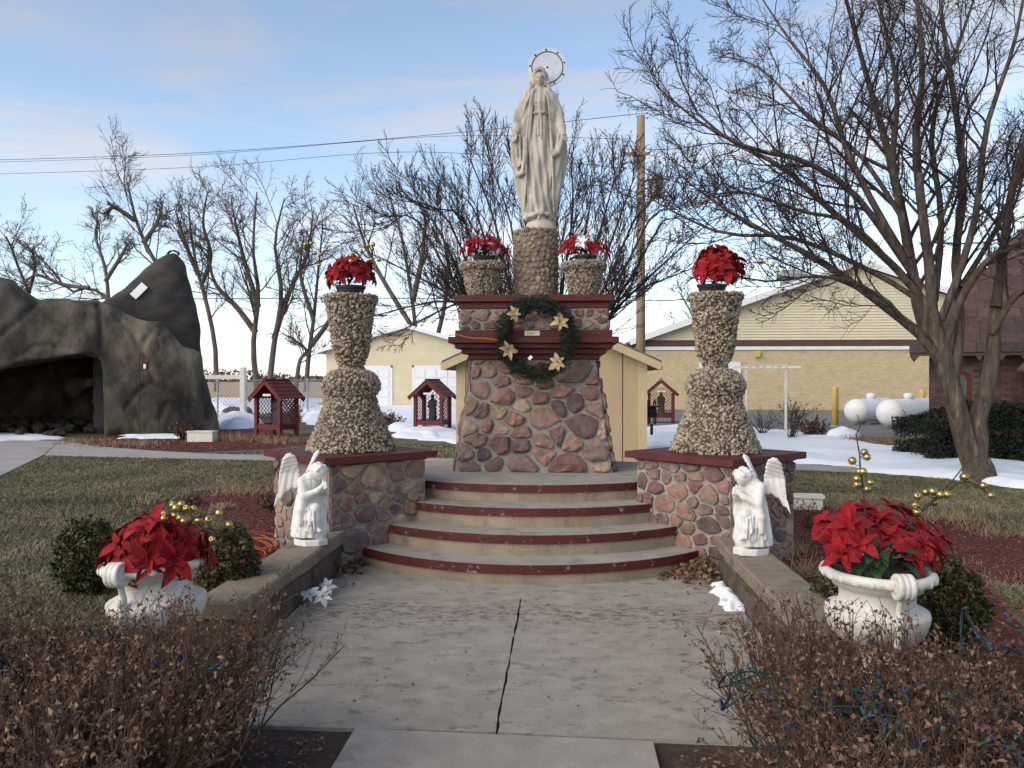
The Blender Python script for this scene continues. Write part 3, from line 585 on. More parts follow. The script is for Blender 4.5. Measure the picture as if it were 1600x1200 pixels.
Z = np.array([.12, .2, .3, .45, .6, .75, .9, 1.0, 1.12, 1.25, 1.36, 1.44, 1.49, 1.52]); HX = np.array([.165, .17, .195, .235, .262, .275, .272, .265, .245, .215, .192, .165, .125, .07]); HY = np.array([.12, .125, .135, .15, .155, .155, .15, .15, .145, .14, .13, .115, .09, .06])
def stack(zk, hx, hy, xc, yc, fold):
    def fn(x, y, z):
        a = np.interp(z, zk, hx).astype(np.float32); b_ = np.interp(z, zk, hy).astype(np.float32); X = x - xc; Y = y - yc
        th = np.arctan2(Y / b_, X / a); q = np.sqrt((X / a) ** 2 + (Y / b_) ** 2)
        d = (q - 1) * np.minimum(a, b_) + fold(th, z, x)
        return np.maximum(d, np.maximum(zk[0] - z, z - zk[-1]))
    return fn
# mantle, cut open down the front, over a gown
f.add(stack(Z, HX, HY, .0, .0, lambda th, z, x: -.010 * np.sin(th * 11 + 3 * z) - .008 * np.sin(th * 19 - 5 * z)), k=.0)
cutw = lambda z: np.interp(z, [.1, .3, .5, .7, .9, 1.1, 1.3, 1.45, 1.52], [.15, .13, .125, .12, .11, .10, .085, .06, .03]).astype(np.float32)
def front(x, y, z): return np.maximum(np.maximum(np.abs(x - .005 + .02 * np.sin(z * 4)) - cutw(z), y + .05), np.maximum(.1 - z, z - 1.53))
f.add(front, k=.012, cut=True)
GZ = np.array([.1, .16, .25, .4, .6, .8, .95, 1.05, 1.12, 1.2, 1.26, 1.34, 1.42, 1.48, 1.52])
GX = np.array([.165, .165, .17, .165, .155, .145, .138, .13, .122, .108, .105, .125, .12, .09, .05]); GY = np.array([.135, .135, .14, .142, .145, .145, .14, .132, .125, .108, .106, .128, .115, .085, .05])
def gfold(th, z, x):
    lowr = np.clip((1.15 - z) * 2, 0, 1); knee = np.exp(-((z - .62) / .22) ** 2 - ((x + .045) / .05) ** 2)
    return -lowr * (.011 * np.sin(x * 95 + 16 * z * (1 - .3 * z)) +   .010 * np.sin(x * 52 - 9 * z + 1.3)) - (1 - lowr) * .0045 * np.sin(x * 120) - .016 * knee
f.add(stack(GZ, GX, GY, .004, -.012, gfold), k=.006)
f.add(lambda x, y, z: np.maximum(np.abs(np.sqrt((x / .115) ** 2 + ((y + .012) / .118) ** 2) - 1) * .115 - .009, np.abs(z - 1.225) - .012), (-.14, -.15, 1.18), (.14, .13, 1.27), .006)
f.ell((.01, -.13, 1.225), (.02, .014, .018), .006); f.cap((0, -.13, 1.22), (-.035, -.132, 1.235), .009, .012, .004); f.cap((.02, -.13, 1.22), (.055, -.132, 1.232), .009, .012, .004)
f.path([(.005, -.132, 1.22), (-.008, -.137, 1.12), (.0, -.155, .98)], [.008, .009, .010], .004); f.path([(.018, -.132, 1.22), (.03, -.137, 1.1), (.024, -.155, .95)], [.008, .009, .010], .004)
# rolled edges of the mantle, sleeves and their hanging loops
for e, PP in ((-1, [(-.055, -.125, 1.48), (-.085, -.145, 1.36), (-.105, -.145, 1.2), (-.125, -.15, 1.0), (-.13, -.155, .8), (-.13, -.15, .6), (-.14, -.14, .4), (-.155, -.11, .2)]), (1, [(.06, -.12, 1.48), (.10, -.14, 1.36), (.115, -.145, 1.2), (.125, -.15, 1.05), (.14, -.15, .8), (.15, -.14, .55), (.15, -.12, .35), (.16, -.10, .18)])):
    f.path(PP, .010, .010)
    f.path([(e * .13, -.01, 1.44), (e * .205, -.02, 1.24), (e * .228, -.075, 1.08), (e * .245, -.125, 1.02)], [.052, .058, .056, .040], .02)
    for q in range(3): f.path([(e * (.075 + .03 * q), -.10 - .0 * q, 1.46 - .015 * q), (e * (.13 + .028 * q), -.115 + .02 * q, 1.34 - .03 * q), (e * (.17 + .025 * q), -.10 + .03 * q, 1.20 - .03 * q)], [.010, .012, .008], .007)
    for q in range(4): f.path([(e * (.20 + .012 * q), -.06 - .012 * q, 1.24 - .05 * q), (e * (.245 + .008 * q), -.06 - .02 * q, 1.17 - .045 * q), (e * .262, -.03, 1.10 - .04 * q)], .010, .008)
f.path([(-.255, -.11, 1.0), (-.272, -.10, .82), (-.255, -.115, .66), (-.215, -.135, .57), (-.175, -.15, .585), (-.155, -.155, .70), (-.150, -.155, .95)], [.030, .03, .028, .026, .022, .018, .014], .014)
f.path([(-.235, -.13, .98), (-.235, -.125, .80), (-.21, -.14, .66)], [.022, .02, .014], .01); f.path([(-.205, -.14, .98), (-.195, -.145, .80), (-.19, -.15, .68)], [.016, .014, .012], .008)
f.path([(.25, -.11, 1.02), (.235, -.135, .9), (.20, -.15, .80), (.165, -.155, .775), (.14, -.155, .82), (.125, -.15, 1.0)], [.028, .027, .026, .024, .019, .014], .014); f.path([(.215, -.14, 1.0), (.195, -.15, .88), (.175, -.155, .82)], [.016, .015, .012], .008)
hand(f, (-.25, -.13, 1.03), (-.252, -.155, .985), (-.262, -.185, .905), (.8, -.5, 0)); hand(f, (.252, -.13, 1.03), (.262, -.155, .985), (.282, -.185, .905), (-.8, -.5, 0))
# neck, head with veil
f.cap((.0, -.01, 1.46), (.004, -.03, 1.56), .052, .046, .03)
f.ell((.006, -.005, 1.635), (.084, .092, .108), .02); f.path([(-.066, -.015, 1.66), (-.082, -.035, 1.57), (-.098, -.045, 1.49), (-.105, -.04, 1.455)], [.022, .022, .024, .014], .02); f.path([(.074, -.015, 1.66), (.088, -.03, 1.57), (.106, -.04, 1.49), (.114, -.035, 1.455)], [.022, .022, .024, .014], .02)
f.ell((.0, .05, 1.50), (.115, .07, .13), .04); f.ell((.006, -.10, 1.60), (.054, .045, .082), .012, True)
face(f, (.006, -.060, 1.622), .086, (0, -.96, -.28), (1, 0, 0), (0, -.28, .96), .006)
f.path([(-.062, -.062, 1.64), (-.035, -.088, 1.70), (.006, -.096, 1.716), (.047, -.088, 1.70), (.074, -.062, 1.64)], .013, .008)
for e in (-1, 1): f.path([(.006 + e * .008, -.102, 1.695), (.006 + e * .045, -.085, 1.67), (.006 + e * .06, -.06, 1.60), (.006 + e * .058, -.055, 1.54)], [.008, .012, .013, .012], .008)
# feet and the globe
f.ell((.02, -.02, .0), (.172, .165, .15), .0); f.ell((.03, -.14, .155), (.034, .05, .028), .012); f.ell((-.07, -.14, .13), (.04, .045, .022), .012)
f.path([(-.16, -.06, .12), (-.10, -.14, .135), (.0, -.16, .17), (.09, -.15, .15), (.17, -.06, .10)], .018, .02)
V, F = f.net(); V[:, 2] = np.maximum(V[:, 2], 0)
sm = thing('standing_statue', 'tall weathered stone statue of a veiled robed woman under a round halo', 'statue', (PC[0] + .035, PC[1], S0))
put('figure', mesh('figure', V, F, M['statue'], True), sm)
# halo: acrylic disc with a rim groove and studs on a bracket
hz, hx, hy = 1.80, .085, .135
def disc(r0, r1, y0, y1, n=48):
    a = np.arange(n) * 2 * math.pi / n; V = np.concatenate([np.c_[hx + r * np.cos(a), np.full(n, y), hz + r * np.sin(a)] for r, y in ((r1, y0), (r1, y1), (r0, y1), (r0, y0))])
    return V, [(k * n + i, k * n + (i + 1) % n, ((k + 1) % 4) * n + (i + 1) % n, ((k + 1) % 4) * n + i) for k in range(4) for i in range(n)]
hl = put('halo', mesh('halo', *disc(.0005, .212, hy, hy + .012), M['acrylic']), sm)
put('ring', mesh('ring', *disc(.164, .173, hy - .004, hy + .001), M['metal']), hl)
sv, sf = lathe([(.0, -.006), (.008, -.004), (.010, 0), (.010, .006)], 10)
stud = mesh('stud', np.c_[sv[:, 0], sv[:, 2], sv[:, 1]], sf, M['metal'])
for k in range(9):
    a = k * 2 * math.pi / 9 + .25; put('stud', stud, hl, (hx + .19 * math.cos(a), hy - .003, hz + .19 * math.sin(a)))
put('stud', stud, hl, (hx, hy - .003, hz))
put('bracket', mesh('bracket', *cat(bar((.075, hy + .02, 1.40), (.08, hy + .02, 1.83), .03, .014, (0, 1, 0)), bar((.07, .06, 1.42), (.075, hy + .02, 1.42), .03, .02)), M['metal']), sm)
# ------------------------------------------------------------------ kneeling angels (the second is the mirror of the first)
f = Field((-.24, -.34, -.005), (.30, .34, .74), .0056)   # faces +x
oc = np.array([(.125 * math.cos(a) * 1.15, .115 * math.sin(a)) for a in np.arange(8) * math.pi / 4 + math.pi / 8])
def foot(x, y, z): return np.maximum(poly_sdf(x - .015, y + 0 * x, oc) + 0 * z, np.maximum(-z, z - .045))
f.add(foot, (-.17, -.15, 0), (.2, .15, .06), .006)
rs = np.random.RandomState(8)
for k in range(16): a = rs.uniform(0, 6.28); f.ell((.015 + .075 * math.cos(a), .065 * math.sin(a), .07 + rs.uniform(0, .05)), rs.uniform(.035, .06, 3), .012)
RZ = np.array([.06, .12, .2, .28, .34, .40, .46, .50, .53]); 
def robe(x, y, z):
    a = np.interp(z, RZ, [.135, .13, .125, .105, .082, .078, .074, .06, .04]).astype(np.float32); b_ = np.interp(z, RZ, [.12, .112, .105, .095, .085, .088, .09, .08, .05]).astype(np.float32); xc = np.interp(z, RZ, [-.01, -.005, 0, -.005, -.01, .0, .012, .018, .02]).astype(np.float32)
    th = np.arctan2(y / b_, (x - xc) / a); q = np.sqrt(((x - xc) / a) ** 2 + (y / b_) ** 2); w_ = np.clip((.36 - z) * 8, .25, 1)
    return np.maximum((q - 1) * np.minimum(a, b_) - w_ * (.006 * np.sin(th * 9 + 6 * z) + .004 * np.sin(th * 17)), np.maximum(.06 - z, z - .53))
f.add(robe, (-.16, -.15, .05), (.16, .15, .55), .015)
f.path([(.02, -.045, .275), (.118, -.045, .285), (.122, -.045, .20), (.128, -.045, .13)], [.046, .030, .024, .020], .02); f.path([(.135, -.045, .125), (.165, -.048, .118)], [.018, .014], .01); f.path([(.02, .05, .22), (.075, .05, .14), (-.02, .055, .12)], [.05, .036, .034], .025)
for q in range(6): yy = -.085 + .028 * q; f.path([(.06 - .01 * q, yy * .8, .315 - .008 * q), (.108 - .004 * abs(q - 2), yy * 1.05, .24), (.122 - .004 * q, yy * 1.25, .165 - .008 * (q % 2))], [.006, .0105, .009], .005)
for q in range(7): aa = -2.2 + .62 * q; f.path([(-.01 + .078 * math.cos(aa), .084 * math.sin(aa), .36), (-.008 + .105 * math.cos(aa + .12), .10 * math.sin(aa + .12), .24), (-.006 + .128 * math.cos(aa + .05), .115 * math.sin(aa + .05), .115)], [.007, .011, .012], .006)   # raised knee and the kneeling one
for q in range(5): f.path([(.045 + .022 * q, -.098 + .004 * q, .30 - .01 * q), (.05 + .022 * q, -.108 + .006 * q, .2), (.045 + .023 * q, -.10 + .006 * q, .125)], [.009, .010, .007], .006)
for e in (-1, 1):
    f.path([(.01, e * .078, .475), (.05, e * .098, .365), (.125, e * .038, .405), (.158, e * .010, .445)], [.036, .031, .022, .016], .012)
    f.path([(.05, e * .095, .37), (.04, e * .115, .27), (.035, e * .118, .165)], [.03, .028, .016], .012)
    for k_ in range(4): f.cap((.158 + .004 * k_, e * .009, .452 - .010 * k_), (.178 + .003 * k_, e * .004, .470 - .013 * k_), .0085, .0075, .003)
    f.cap((.150, e * .008, .455), (.155, e * .005, .485), .008, .007, .003)
    # wing: a thin curved blade swept up, then down to a point, with feather grooves
    wp = np.array([(0, .40), (0, .47), (.018, .545), (.038, .615), (.062, .662), (.095, .685), (.128, .675), (.150, .635), (.155, .56), (.160, .47), (.172, .385), (.200, .275), (.155, .32), (.12, .365), (.085, .40), (.045, .41)])
    wx_, wy_ = -.45, e * .893
    def wing(x, y, z):
        X_ = x + .045; Y_ = y - e * .03; s_ = X_ * wx_ + Y_ * wy_; n_ = X_ * wy_ - Y_ * wx_ ; n_ = n_ * e + .05 * np.sin(np.clip(s_, 0, .3) * 9) - .55 * np.clip(z - .53, 0, 1)
        up_ = np.clip((z - .56) / .1, 0, 1); thick = .011 + .012 * up_
        gro = .0028 * np.sin(s_ * 150 + (z - .5) * 25) * np.clip((.60 - z) * 20, 0, 1) + .0014 * np.sin(z * 190 + s_ * 60) * np.clip((z - .50) * 20, 0, 1)
        a_ = poly_sdf(s_, z + 0 * s_, wp); b2 = np.abs(n_) - thick; return (np.maximum(a_, b2) + np.maximum(.03 - np.abs(a_ - b2), 0) ** 2 / .12) * .9 + gro
    f.add(wing, (-.24, -.33, .25), (.05, .33, .72), .012)
f.cap((.022, 0, .49), (.055, 0, .54), .034, .030, .015)
hd = np.array([.098, 0, .548]); f.ell(hd, (.062, .056, .058), .012)
face(f, hd + np.array([.016, 0, -.012]), .056, (.80, 0, -.60), (0, 1, 0), (.60, 0, .80), .006)
for k_ in range(12):
    a = k_ * 2 * math.pi / 12; f.ell(hd + np.array([-.012 + .012 * math.cos(a * 2), .050 * math.sin(a), .012 + .046 * math.cos(a)]), (.018, .012, .012), .014)
f.path([hd + np.array([.036, -.05, .01]), hd + np.array([.044, -.02, .036]), hd + np.array([.044, .02, .036]), hd + np.array([.036, .05, .01])], .012, .008); f.ell(hd + np.array([-.045, 0, -.03]), (.035, .05, .045), .015)
V, F = f.net(); V[:, 2] = np.maximum(V[:, 2], 0)
AM = mesh('kneeling_angel', V, F, M['white'], True); V2 = V * np.array([1, -1, 1]); AM2 = mesh('kneeling_angel', V2, F[:, ::-1].copy(), M['white'], True)
tag(put('kneeling_angel', AM, None, (-1.60, 6.05, .322), (0, 0, R(-30)), (1.0,) * 3), 'white kneeling angel statue on the low wall beside the orange cords', 'statue', 'kneeling angel statues')
tag(put('kneeling_angel', AM2, None, (1.63, 5.92, .322), (0, 0, R(212)), (1.0,) * 3), 'white kneeling angel statue in front of the pier near the white planter', 'statue', 'kneeling angel statues')
# ------------------------------------------------------------------ pebble urns on the piers
def ring_points(prof, n, rs):
    prof = np.asarray(prof, float); d = np.linalg.norm(np.diff(prof, axis=0), axis=1) * (prof[:-1, 0] + prof[1:, 0]); c = np.r_[0, np.cumsum(d)]; c /= c[-1]
    u = rs.random(n); i = np.clip(np.searchsorted(c, u) - 1, 0, len(d) - 1); t = ((u - c[i]) / (c[i + 1] - c[i] + 1e-9))[:, None]; p = prof[i] * (1 - t) + prof[i + 1] * t
    a = rs.uniform(0, 2 * math.pi, n); return np.c_[p[:, 0] * np.cos(a), p[:, 0] * np.sin(a), p[:, 1]]
K = .001575; UP = [(70, 1150), (67, 1115), (64, 1090), (57, 1030), (49, 960), (42.5, 900), (39.5, 842), (43, 832), (46.5, 800), (45.5, 770), (41, 742), (33, 716), (19, 700), (18, 688), (23, 650), (28.5, 600), (31.5, 520), (35, 420), (39, 335), (42.5, 310), (42.5, 290), (34, 288), (32, 330)]
UP = np.array([(a * .00556 - .008, (1150 - y) * K) for a, y in UP]); rs = np.random.RandomState(41)
core = mesh('body', *lathe(np.r_[[(UP[0, 0] * .98, 0)], UP[1:]], 36), M['pebblecore'], True)
V, F, A = pebbles(ring_points(UP, 6400, rs), .0178, rs, .6); PM = mesh('pebbles', V, F, M['pebble'], False, A)
for sg, (cx, cy) in zip((-1, 1), PIER):
    t = thing('pebble_urn', 'tall pebble covered urn on the pier ' + ('nearer the grotto' if sg < 0 else 'nearer the brick hall'), 'urn', (cx + .005, cy + .02, .924), sg * .8, 'tall pebble urns on the piers'); put('body', core, t); o = put('pebbles', PM, t); o['kind'] = 'stuff'
SP = np.array([(20, 692), (20, 684), (17, 678), (20, 665), (24, 620), (27, 560), (29, 480), (30, 452), (34, 446), (35.5, 425), (34.5, 402), (31, 390), (28, 392), (27, 430)]); SP = np.array([(a * .00667 - .005, (692 - y) / 5.333 * .00667) for a, y in SP])
V, F, A = pebbles(ring_points(SP, 3000, rs), .0135, rs, .65); PM2 = mesh('pebbles', V, F, M['pebble'], False, A); core2 = mesh('body', *lathe(SP, 32), M['pebblecore'], True)
for x, y, l in ((-.55, 8.58, 'under the poinsettias that are nearly all red'), (.505, 8.58, 'under the mixed red and white poinsettias')):
    t = thing('pebble_pot', 'round pebble pot on the pedestal ' + l, 'pot', (x, y, 2.375), x, 'pebble pots beside the statue'); put('body', core2, t); o = put('pebbles', PM2, t); o['kind'] = 'stuff'
# ------------------------------------------------------------------ flowers
def petal_mesh(name, m, wd=.44, droop=.25, fold=.05):
    T = [0, .14, .36, .62, .84, 1]; W_ = [.05, .26, wd, wd * .88, wd * .45, .0]; V = []
    for t, w_ in zip(T, W_):
        z = .16 * math.sin(math.pi * t * .7) - droop * t * t; V += [(t, -w_ / 2, z + fold * w_), (t, 0, z - .02), (t, w_ / 2, z + fold * w_)]
    F = [(3 * i + j, 3 * i + j + 3, 3 * i + j + 4, 3 * i + j + 1) for i in range(5) for j in (0, 1)]
    return mesh(name, V, F, m, True)
PET = {k: [petal_mesh('petal', M[m], w_, d, f_) for w_, d, f_ in ((.46, .28, .14), (.52, .55, .05), (.42, .10, .3))] for k, m in (('red', 'petal'), ('white', 'petalwhite'), ('gold', 'petalgold'))}
LEAF = petal_mesh('leaf', M['leafgreen'], .5, .5, .1)
rs0 = np.random.RandomState(2); cv, cf, _ = pebbles(np.c_[rs0.normal(0, .06, (9, 2)), np.full(9, .03)], .045, rs0); CEN = mesh('flower', cv, cf, M['stamen'])
def flower(parent, p, n, L_, kind, rs, outer=6, inner=5, flat=False):
    q = Vector(n).to_track_quat('Z', 'Y'); spin = rs.uniform(0, 6.28)
    o = put('flower', CEN, parent, p, (q @ Euler((0, 0, spin)).to_quaternion()).to_euler(), (L_,) * 3)
    for r_, (cnt, el, sc_) in enumerate(((outer, .12, 1.0), (inner, .55, .68))):
        for k in range(cnt):
            s = sc_ * rs.uniform(.82, 1.12); put('petal', PET[kind][rs.randint(3)], o, (0, 0, .02 * r_), Euler((rs.normal(0, .18), -(el + rs.normal(0, .14)), k * 6.283 / cnt + rs.normal(0, .14) + r_ * .5), 'XYZ'), (s, s * rs.uniform(.9, 1.2), s))
    return o
def ball_mesh():
    a = np.linspace(-1.2, 1.2, 9); p = [(math.cos(x), math.sin(x)) for x in a] + [(.30, .80), (.26, .2)]
    V, F = lathe(p, 14); return mesh('gold_ball', V, F, M['gold'], True)
BALL = ball_mesh()
def sprig(parent, root, stems, balls, D, rs, r=.0185):
    L_ = np.array(parent.location); root = np.asarray(root, float); V = []
    for s in stems:
        P = spline(np.array([root] + [at(u, v, D + k * .015) for k, (u, v) in enumerate(s)]), 12); V.append(tube(P, np.linspace(.006, .0022, 12), 5))
        last = P
    allp = np.concatenate([spline(np.array([root] + [at(u, v, D + k * .015) for k, (u, v) in enumerate(s)]), 16) for s in stems])
    for (u, v) in balls:
        p = at(u, v, D + rs.uniform(-.04, .05)); put('gold_ball', BALL, parent, p - L_, rs.uniform(0, 6.28, 3), (r * rs.uniform(.88, 1.1),) * 3)
        j = np.argmin(np.linalg.norm(allp - p, axis=1)); m_ = (p + allp[j]) / 2 + np.array([0, 0, -.012]); V.append(tube(spline([allp[j], m_, p], 5), .0018, 4))
    V, F = cat(*V); put('twig_stem', mesh('twig_stem', V - L_, F, M['twig']), parent)
def dome(t, c, rad, n, L_, kind, rs, cone=1.25, mix=None, outer=6, inner=5):
    k = 0; tries = 0; P = []
    while k < n and tries < 4000:
        tries += 1; th = rs.uniform(0, 6.28); ph = math.acos(1 - rs.uniform(0, 1) * (1 - math.cos(cone))); d = np.array([math.sin(ph) * math.cos(th), math.sin(ph) * math.sin(th), math.cos(ph)])
        if P and min(np.linalg.norm(d - q) for q in P) < 1.55 / math.sqrt(n): continue
        P.append(d); nn = nrm(d + rs.normal(0, .15, 3)); flower(t, np.array(c) + d * rad * rs.uniform(.86, 1.06), nn, L_ * rs.uniform(.85, 1.15), kind if not mix or rs.random() > mix[1] else mix[0], rs, outer, inner); k += 1
def leaves_under(t, c, rad, n, L_, rs):
    for k in range(n):
        th = rs.uniform(0, 6.28); put('leaf', LEAF, t, (c[0] + rad * .5 * math.cos(th), c[1] + rad * .5 * math.sin(th), c[2] + rs.uniform(-.03, .05)), (rs.normal(0, .3), -rs.uniform(-.2, .7), th), (L_ * rs.uniform(.8, 1.2),) * 3)
def plastic_pot(t, c, r, h, tilt=0):
    put('pot', mesh('pot', *lathe([(r * .78, 0), (r * .95, h * .8), (r * 1.03, h * .8), (r * 1.05, h), (r * .92, h), (r * .9, h * .7)], 28), M['black']), t, c, (tilt, 0, 0))
# on the big urns
rs = np.random.RandomState(21)
bl = [(420 + x / 3.53, 380 + y / 3.53) for x, y in ((203, 8), (235, 2), (255, 55), (263, 103), (278, 120), (288, 62), (312, 38), (455, 68), (453, 100), (510, 45), (548, 12), (576, 8), (570, 32), (565, 90), (608, 92))]
br = [(980 + x / 3.53, 380 + y / 3.53) for x, y in ((735, 100), (690, 130), (800, 118), (830, 152))]
for sg, (cx, cy), lab in ((-1, PIER[0], 'red poinsettias in a black pot with gold balls on the urn nearer the grotto'), (1, PIER[1], 'upright red poinsettias in a black pot on the urn nearer the brick hall')):
    t = thing('poinsettia_pot', lab, 'flowers', (cx + .005, cy + .02, 2.272)); plastic_pot(t, (0 if sg < 0 else -.03, 0, -.02), .125, .115, 0 if sg < 0 else .05)
    leaves_under(t, (0, 0, .13), .12, 10, .11, rs)
    if sg < 0:
        dome(t, (-.0, 0, .145), np.array([.20, .16, .16]), 17, .128, 'red', rs, 1.35)
        sprig(t, (cx, cy, 2.40), [[(525, 405), (500, 392), (478, 381)], [(560, 405), (570, 392), (578, 381)]], bl, 7.16, rs, .019)
    else:
        dome(t, (.03, 0, .15), np.array([.185, .155, .235]), 19, .125, 'red', rs, 1.35)
        sprig(t, (cx + .03, cy, 2.40), [[(1160, 415), (1185, 410), (1215, 418)]], br, 7.2, rs, .019)
# on the pedestal pots
for x, mixp, lab in ((-.55, .1, 'small red poinsettias with one white bloom on the pedestal pot'), (.505, .34, 'small red and white poinsettias on the pedestal pot')):
    t = thing('poinsettia_pot', lab, 'flowers', (x, 8.58, 2.735)); plastic_pot(t, (0.02, 0, -.01), .115, .10); leaves_under(t, (0, 0, .10), .16, 10, .09, rs)
    k = 0
    for q in range(21):
        a = rs.uniform(0, 6.28); rr = rs.uniform(.3, 1) ** .6; px_ = .25 * rr * math.cos(a); py_ = .13 * rr * math.sin(a); z = .26 - .12 * rr ** 2 + rs.uniform(-.03, .03)
        wht = (q % 3 == 1 and py_ < .02) if x > 0 else q in (4,)
        if wht: z -= .03; py_ = -abs(py_) - .03
        flower(t, (px_, py_, z), nrm((px_ * 3, py_ * 3 - .25, .35)), .082 * rs.uniform(.85, 1.15), 'white' if wht else 'red', rs, 6, 4)
# ------------------------------------------------------------------ white urns by the hedges
prof = [(.145, 0), (.150, .02), (.146, .035), (.115, .05), (.075, .075), (.056, .11), (.052, .15), (.062, .185), (.085, .21), (.075, .225), (.10, .25), (.15, .275), (.20, .31), (.236, .355), (.254, .40), (.258, .43), (.252, .445), (.225, .458), (.196, .466), (.186, .48), (.186, .52), (.198, .555), (.225, .575), (.250, .583), (.272, .592), (.283, .610), (.280, .628), (.262, .638), (.245, .636), (.235, .60), (.22, .55), (.02, .54)]
def urn_mesh():
    P = np.array(prof); n = 72; a = np.arange(n) * 2 * math.pi / n; V = []
    for r_, z in P:
        w_ = np.clip((z - .25) / .03, 0, 1) * np.clip((.40 - z) / .05, 0, 1); V.append(np.c_[(r_ + .006 * w_ * np.abs(np.cos(a * 9))) * np.cos(a), (r_ + .006 * w_ * np.abs(np.cos(a * 9))) * np.sin(a), np.full(n, z)])
    F = [(i * n + j, i * n + (j + 1) % n, (i + 1) * n + (j + 1) % n, (i + 1) * n + j) for i in range(len(P) - 1) for j in range(n)] + [tuple(range(n))[::-1], tuple(range((len(P) - 1) * n, len(P) * n))]
    return mesh('bowl', np.concatenate(V), F, M['urnwhite'], True)
UB = urn_mesh()
ev, ef = lathe([(.0, -1), (.5, -.86), (.86, -.5), (1, 0), (.86, .5), (.5, .86), (0, 1)], 10)
EGG = mesh('rim_egg', ev, ef, M['urnwhite'], True)
sv, sf = lathe([(.02, -.042), (.026, -.043), (.028, -.040), (.040, -.039), (.044, -.043), (.056, -.042), (.060, -.036), (.060, -.018), (.055, -.014), (.060, -.009), (.060, .009), (.055, .014), (.060, .018), (.060, .036), (.056, .042), (.044, .043), (.040, .039), (.028, .040), (.026, .043), (.02, .042)], 28)
SCR = mesh('scroll', sv[:, [0, 2, 1]], [f[::-1] for f in sf], M['urnwhite'], True)
def white_urn(loc, hand_dir, tilt, label):
    t = thing('white_urn', label, 'urn', loc, 0, 'white urns beside the walkway'); t.rotation_euler = tilt; t.scale = (.92, .92, 1); put('bowl', UB, t)
    for k in range(22):
        a = k * 2 * math.pi / 22; big = k % 2 == 0; put('rim_egg', EGG, t, (.274 * math.cos(a), .274 * math.sin(a), .609), (0, 0, a + math.pi / 2), (.030 if big else .014, .014, .019))
    for s in (0, math.pi):
        a = hand_dir + s; d = np.array([math.cos(a), math.sin(a), 0]); h = put('handle', mesh('handle', *tube(spline([d * .25 + (0, 0, .60), d * .262 + (0, 0, .55), d * .245 + (0, 0, .48), d * .262 + (0, 0, .42), d * .245 + (0, 0, .33)], 14), np.interp(np.arange(14), [0, 5, 13], [.02, .016, .02]), 8), M['urnwhite'], True), t)
        put('scroll', SCR, h, d * .285 + np.array([0, 0, .612]), (0, 0, a)); 
        for k in range(5): put('bead', EGG, h, d * (.268 - .004 * abs(k - 1)) + np.array([0, 0, .475 - .032 * k]), None, (.02 - .002 * k,) * 3)
    return t
UL = at(251, 1000, 4.14); UR = at(1367, 1000, 3.96); UL[2] = UR[2] = 0.01
white_urn(UL, math.atan2(-.98, -.21), (R(-1), R(-3.5), 0), 'white scroll handled urn overflowing with red poinsettias near the orange cords')
white_urn(UR, math.atan2(-1, .06), (R(1), R(1), 0), 'white scroll handled urn holding a dark pot near the straw bed')
# arrangement in the urn near the cords
rs = np.random.RandomState(33); t = thing('poinsettia_arrangement', 'dense mound of red poinsettias with gold balls in the urn by the orange cords', 'flowers', UL + np.array([0.0, 0, .56]))
dome(t, (-.01, 0, .06), np.array([.235, .21, .19]), 21, .125, 'red', rs, 1.36); plastic_pot(t, (0, 0, -.02), .18, .09)
for k in range(7): a = -2.6 + k * .36; flower(t, (.19 * math.cos(a) - .01, .18 * math.sin(a), .14 + .03 * math.sin(k * 2.2)), nrm((math.cos(a), math.sin(a), .35)), .115, 'red', rs)
sprig(t, UL + np.array([.06, .05, .72]), [[(300, 812), (285, 800), (262, 798)], [(300, 812), (322, 806), (345, 800)], [(320, 825), (335, 830), (345, 824)]], [(257, 803), (270, 789), (283, 788), (275, 794), (291, 794), (302, 795), (273, 805), (281, 809), (287, 814), (310, 813), (326, 812), (342, 802), (358, 820), (331, 843), (256, 810)], 3.98, rs, .0185)
# arrangement in the urn near the straw
t = thing('poinsettia_arrangement', 'wide red poinsettias in a dark pot with tall gold ball twigs', 'flowers', UR + np.array([0, 0, .56]))
put('pot', mesh('pot', *lathe([(.155, -.03), (.185, .06), (.193, .062), (.196, .092), (.18, .092), (.172, .05)], 32), M['black']), t)
put('pot_soil', mesh('pot_soil', *lathe([(.0, .055), (.172, .06), (.172, .07), (0, .072)], 24), M['soil']), t)
FL = [(1325, 822, -.10, .155), (1302, 842, -.06, .13), (1345, 850, -.16, .115), (1318, 866, -.15, .12), (1372, 815, .03, .14), (1385, 838, -.04, .13), (1290, 815, .06, .12), (1355, 800, .10, .13), (1408, 830, .06, .13), (1425, 868, -.12, .13), (1442, 850, -.06, .125), (1462, 862, .0, .13), (1437, 832, .04, .12), (1420, 805, .13, .12), (1470, 840, .06, .11), (1395, 795, .14, .11), (1330, 800, .12, .11), (1450, 880, -.05, .11)]
for (u, v, dy, s) in FL:
    p = at(u, v, 3.96 + dy); d = p - (UR + np.array([0, 0, .60])); flower(t, p - np.array(t.location), nrm(nrm(d) * .8 + np.array([0, -.5, .2])), s * .86, 'red', rs)
leaves_under(t, (0, -.02, .12), .22, 26, .12, rs)
sprig(t, UR + np.array([-.03, 0, .65]), [[(1352, 800), (1350, 770), (1345, 735), (1343, 705), (1338, 680), (1345, 665), (1339, 648)]], [(1351, 707), (1355, 714), (1332, 720), (1343, 737), (1349, 737), (1339, 748), (1340, 757), (1360, 754), (1355, 764)], 3.98, rs, .0185)
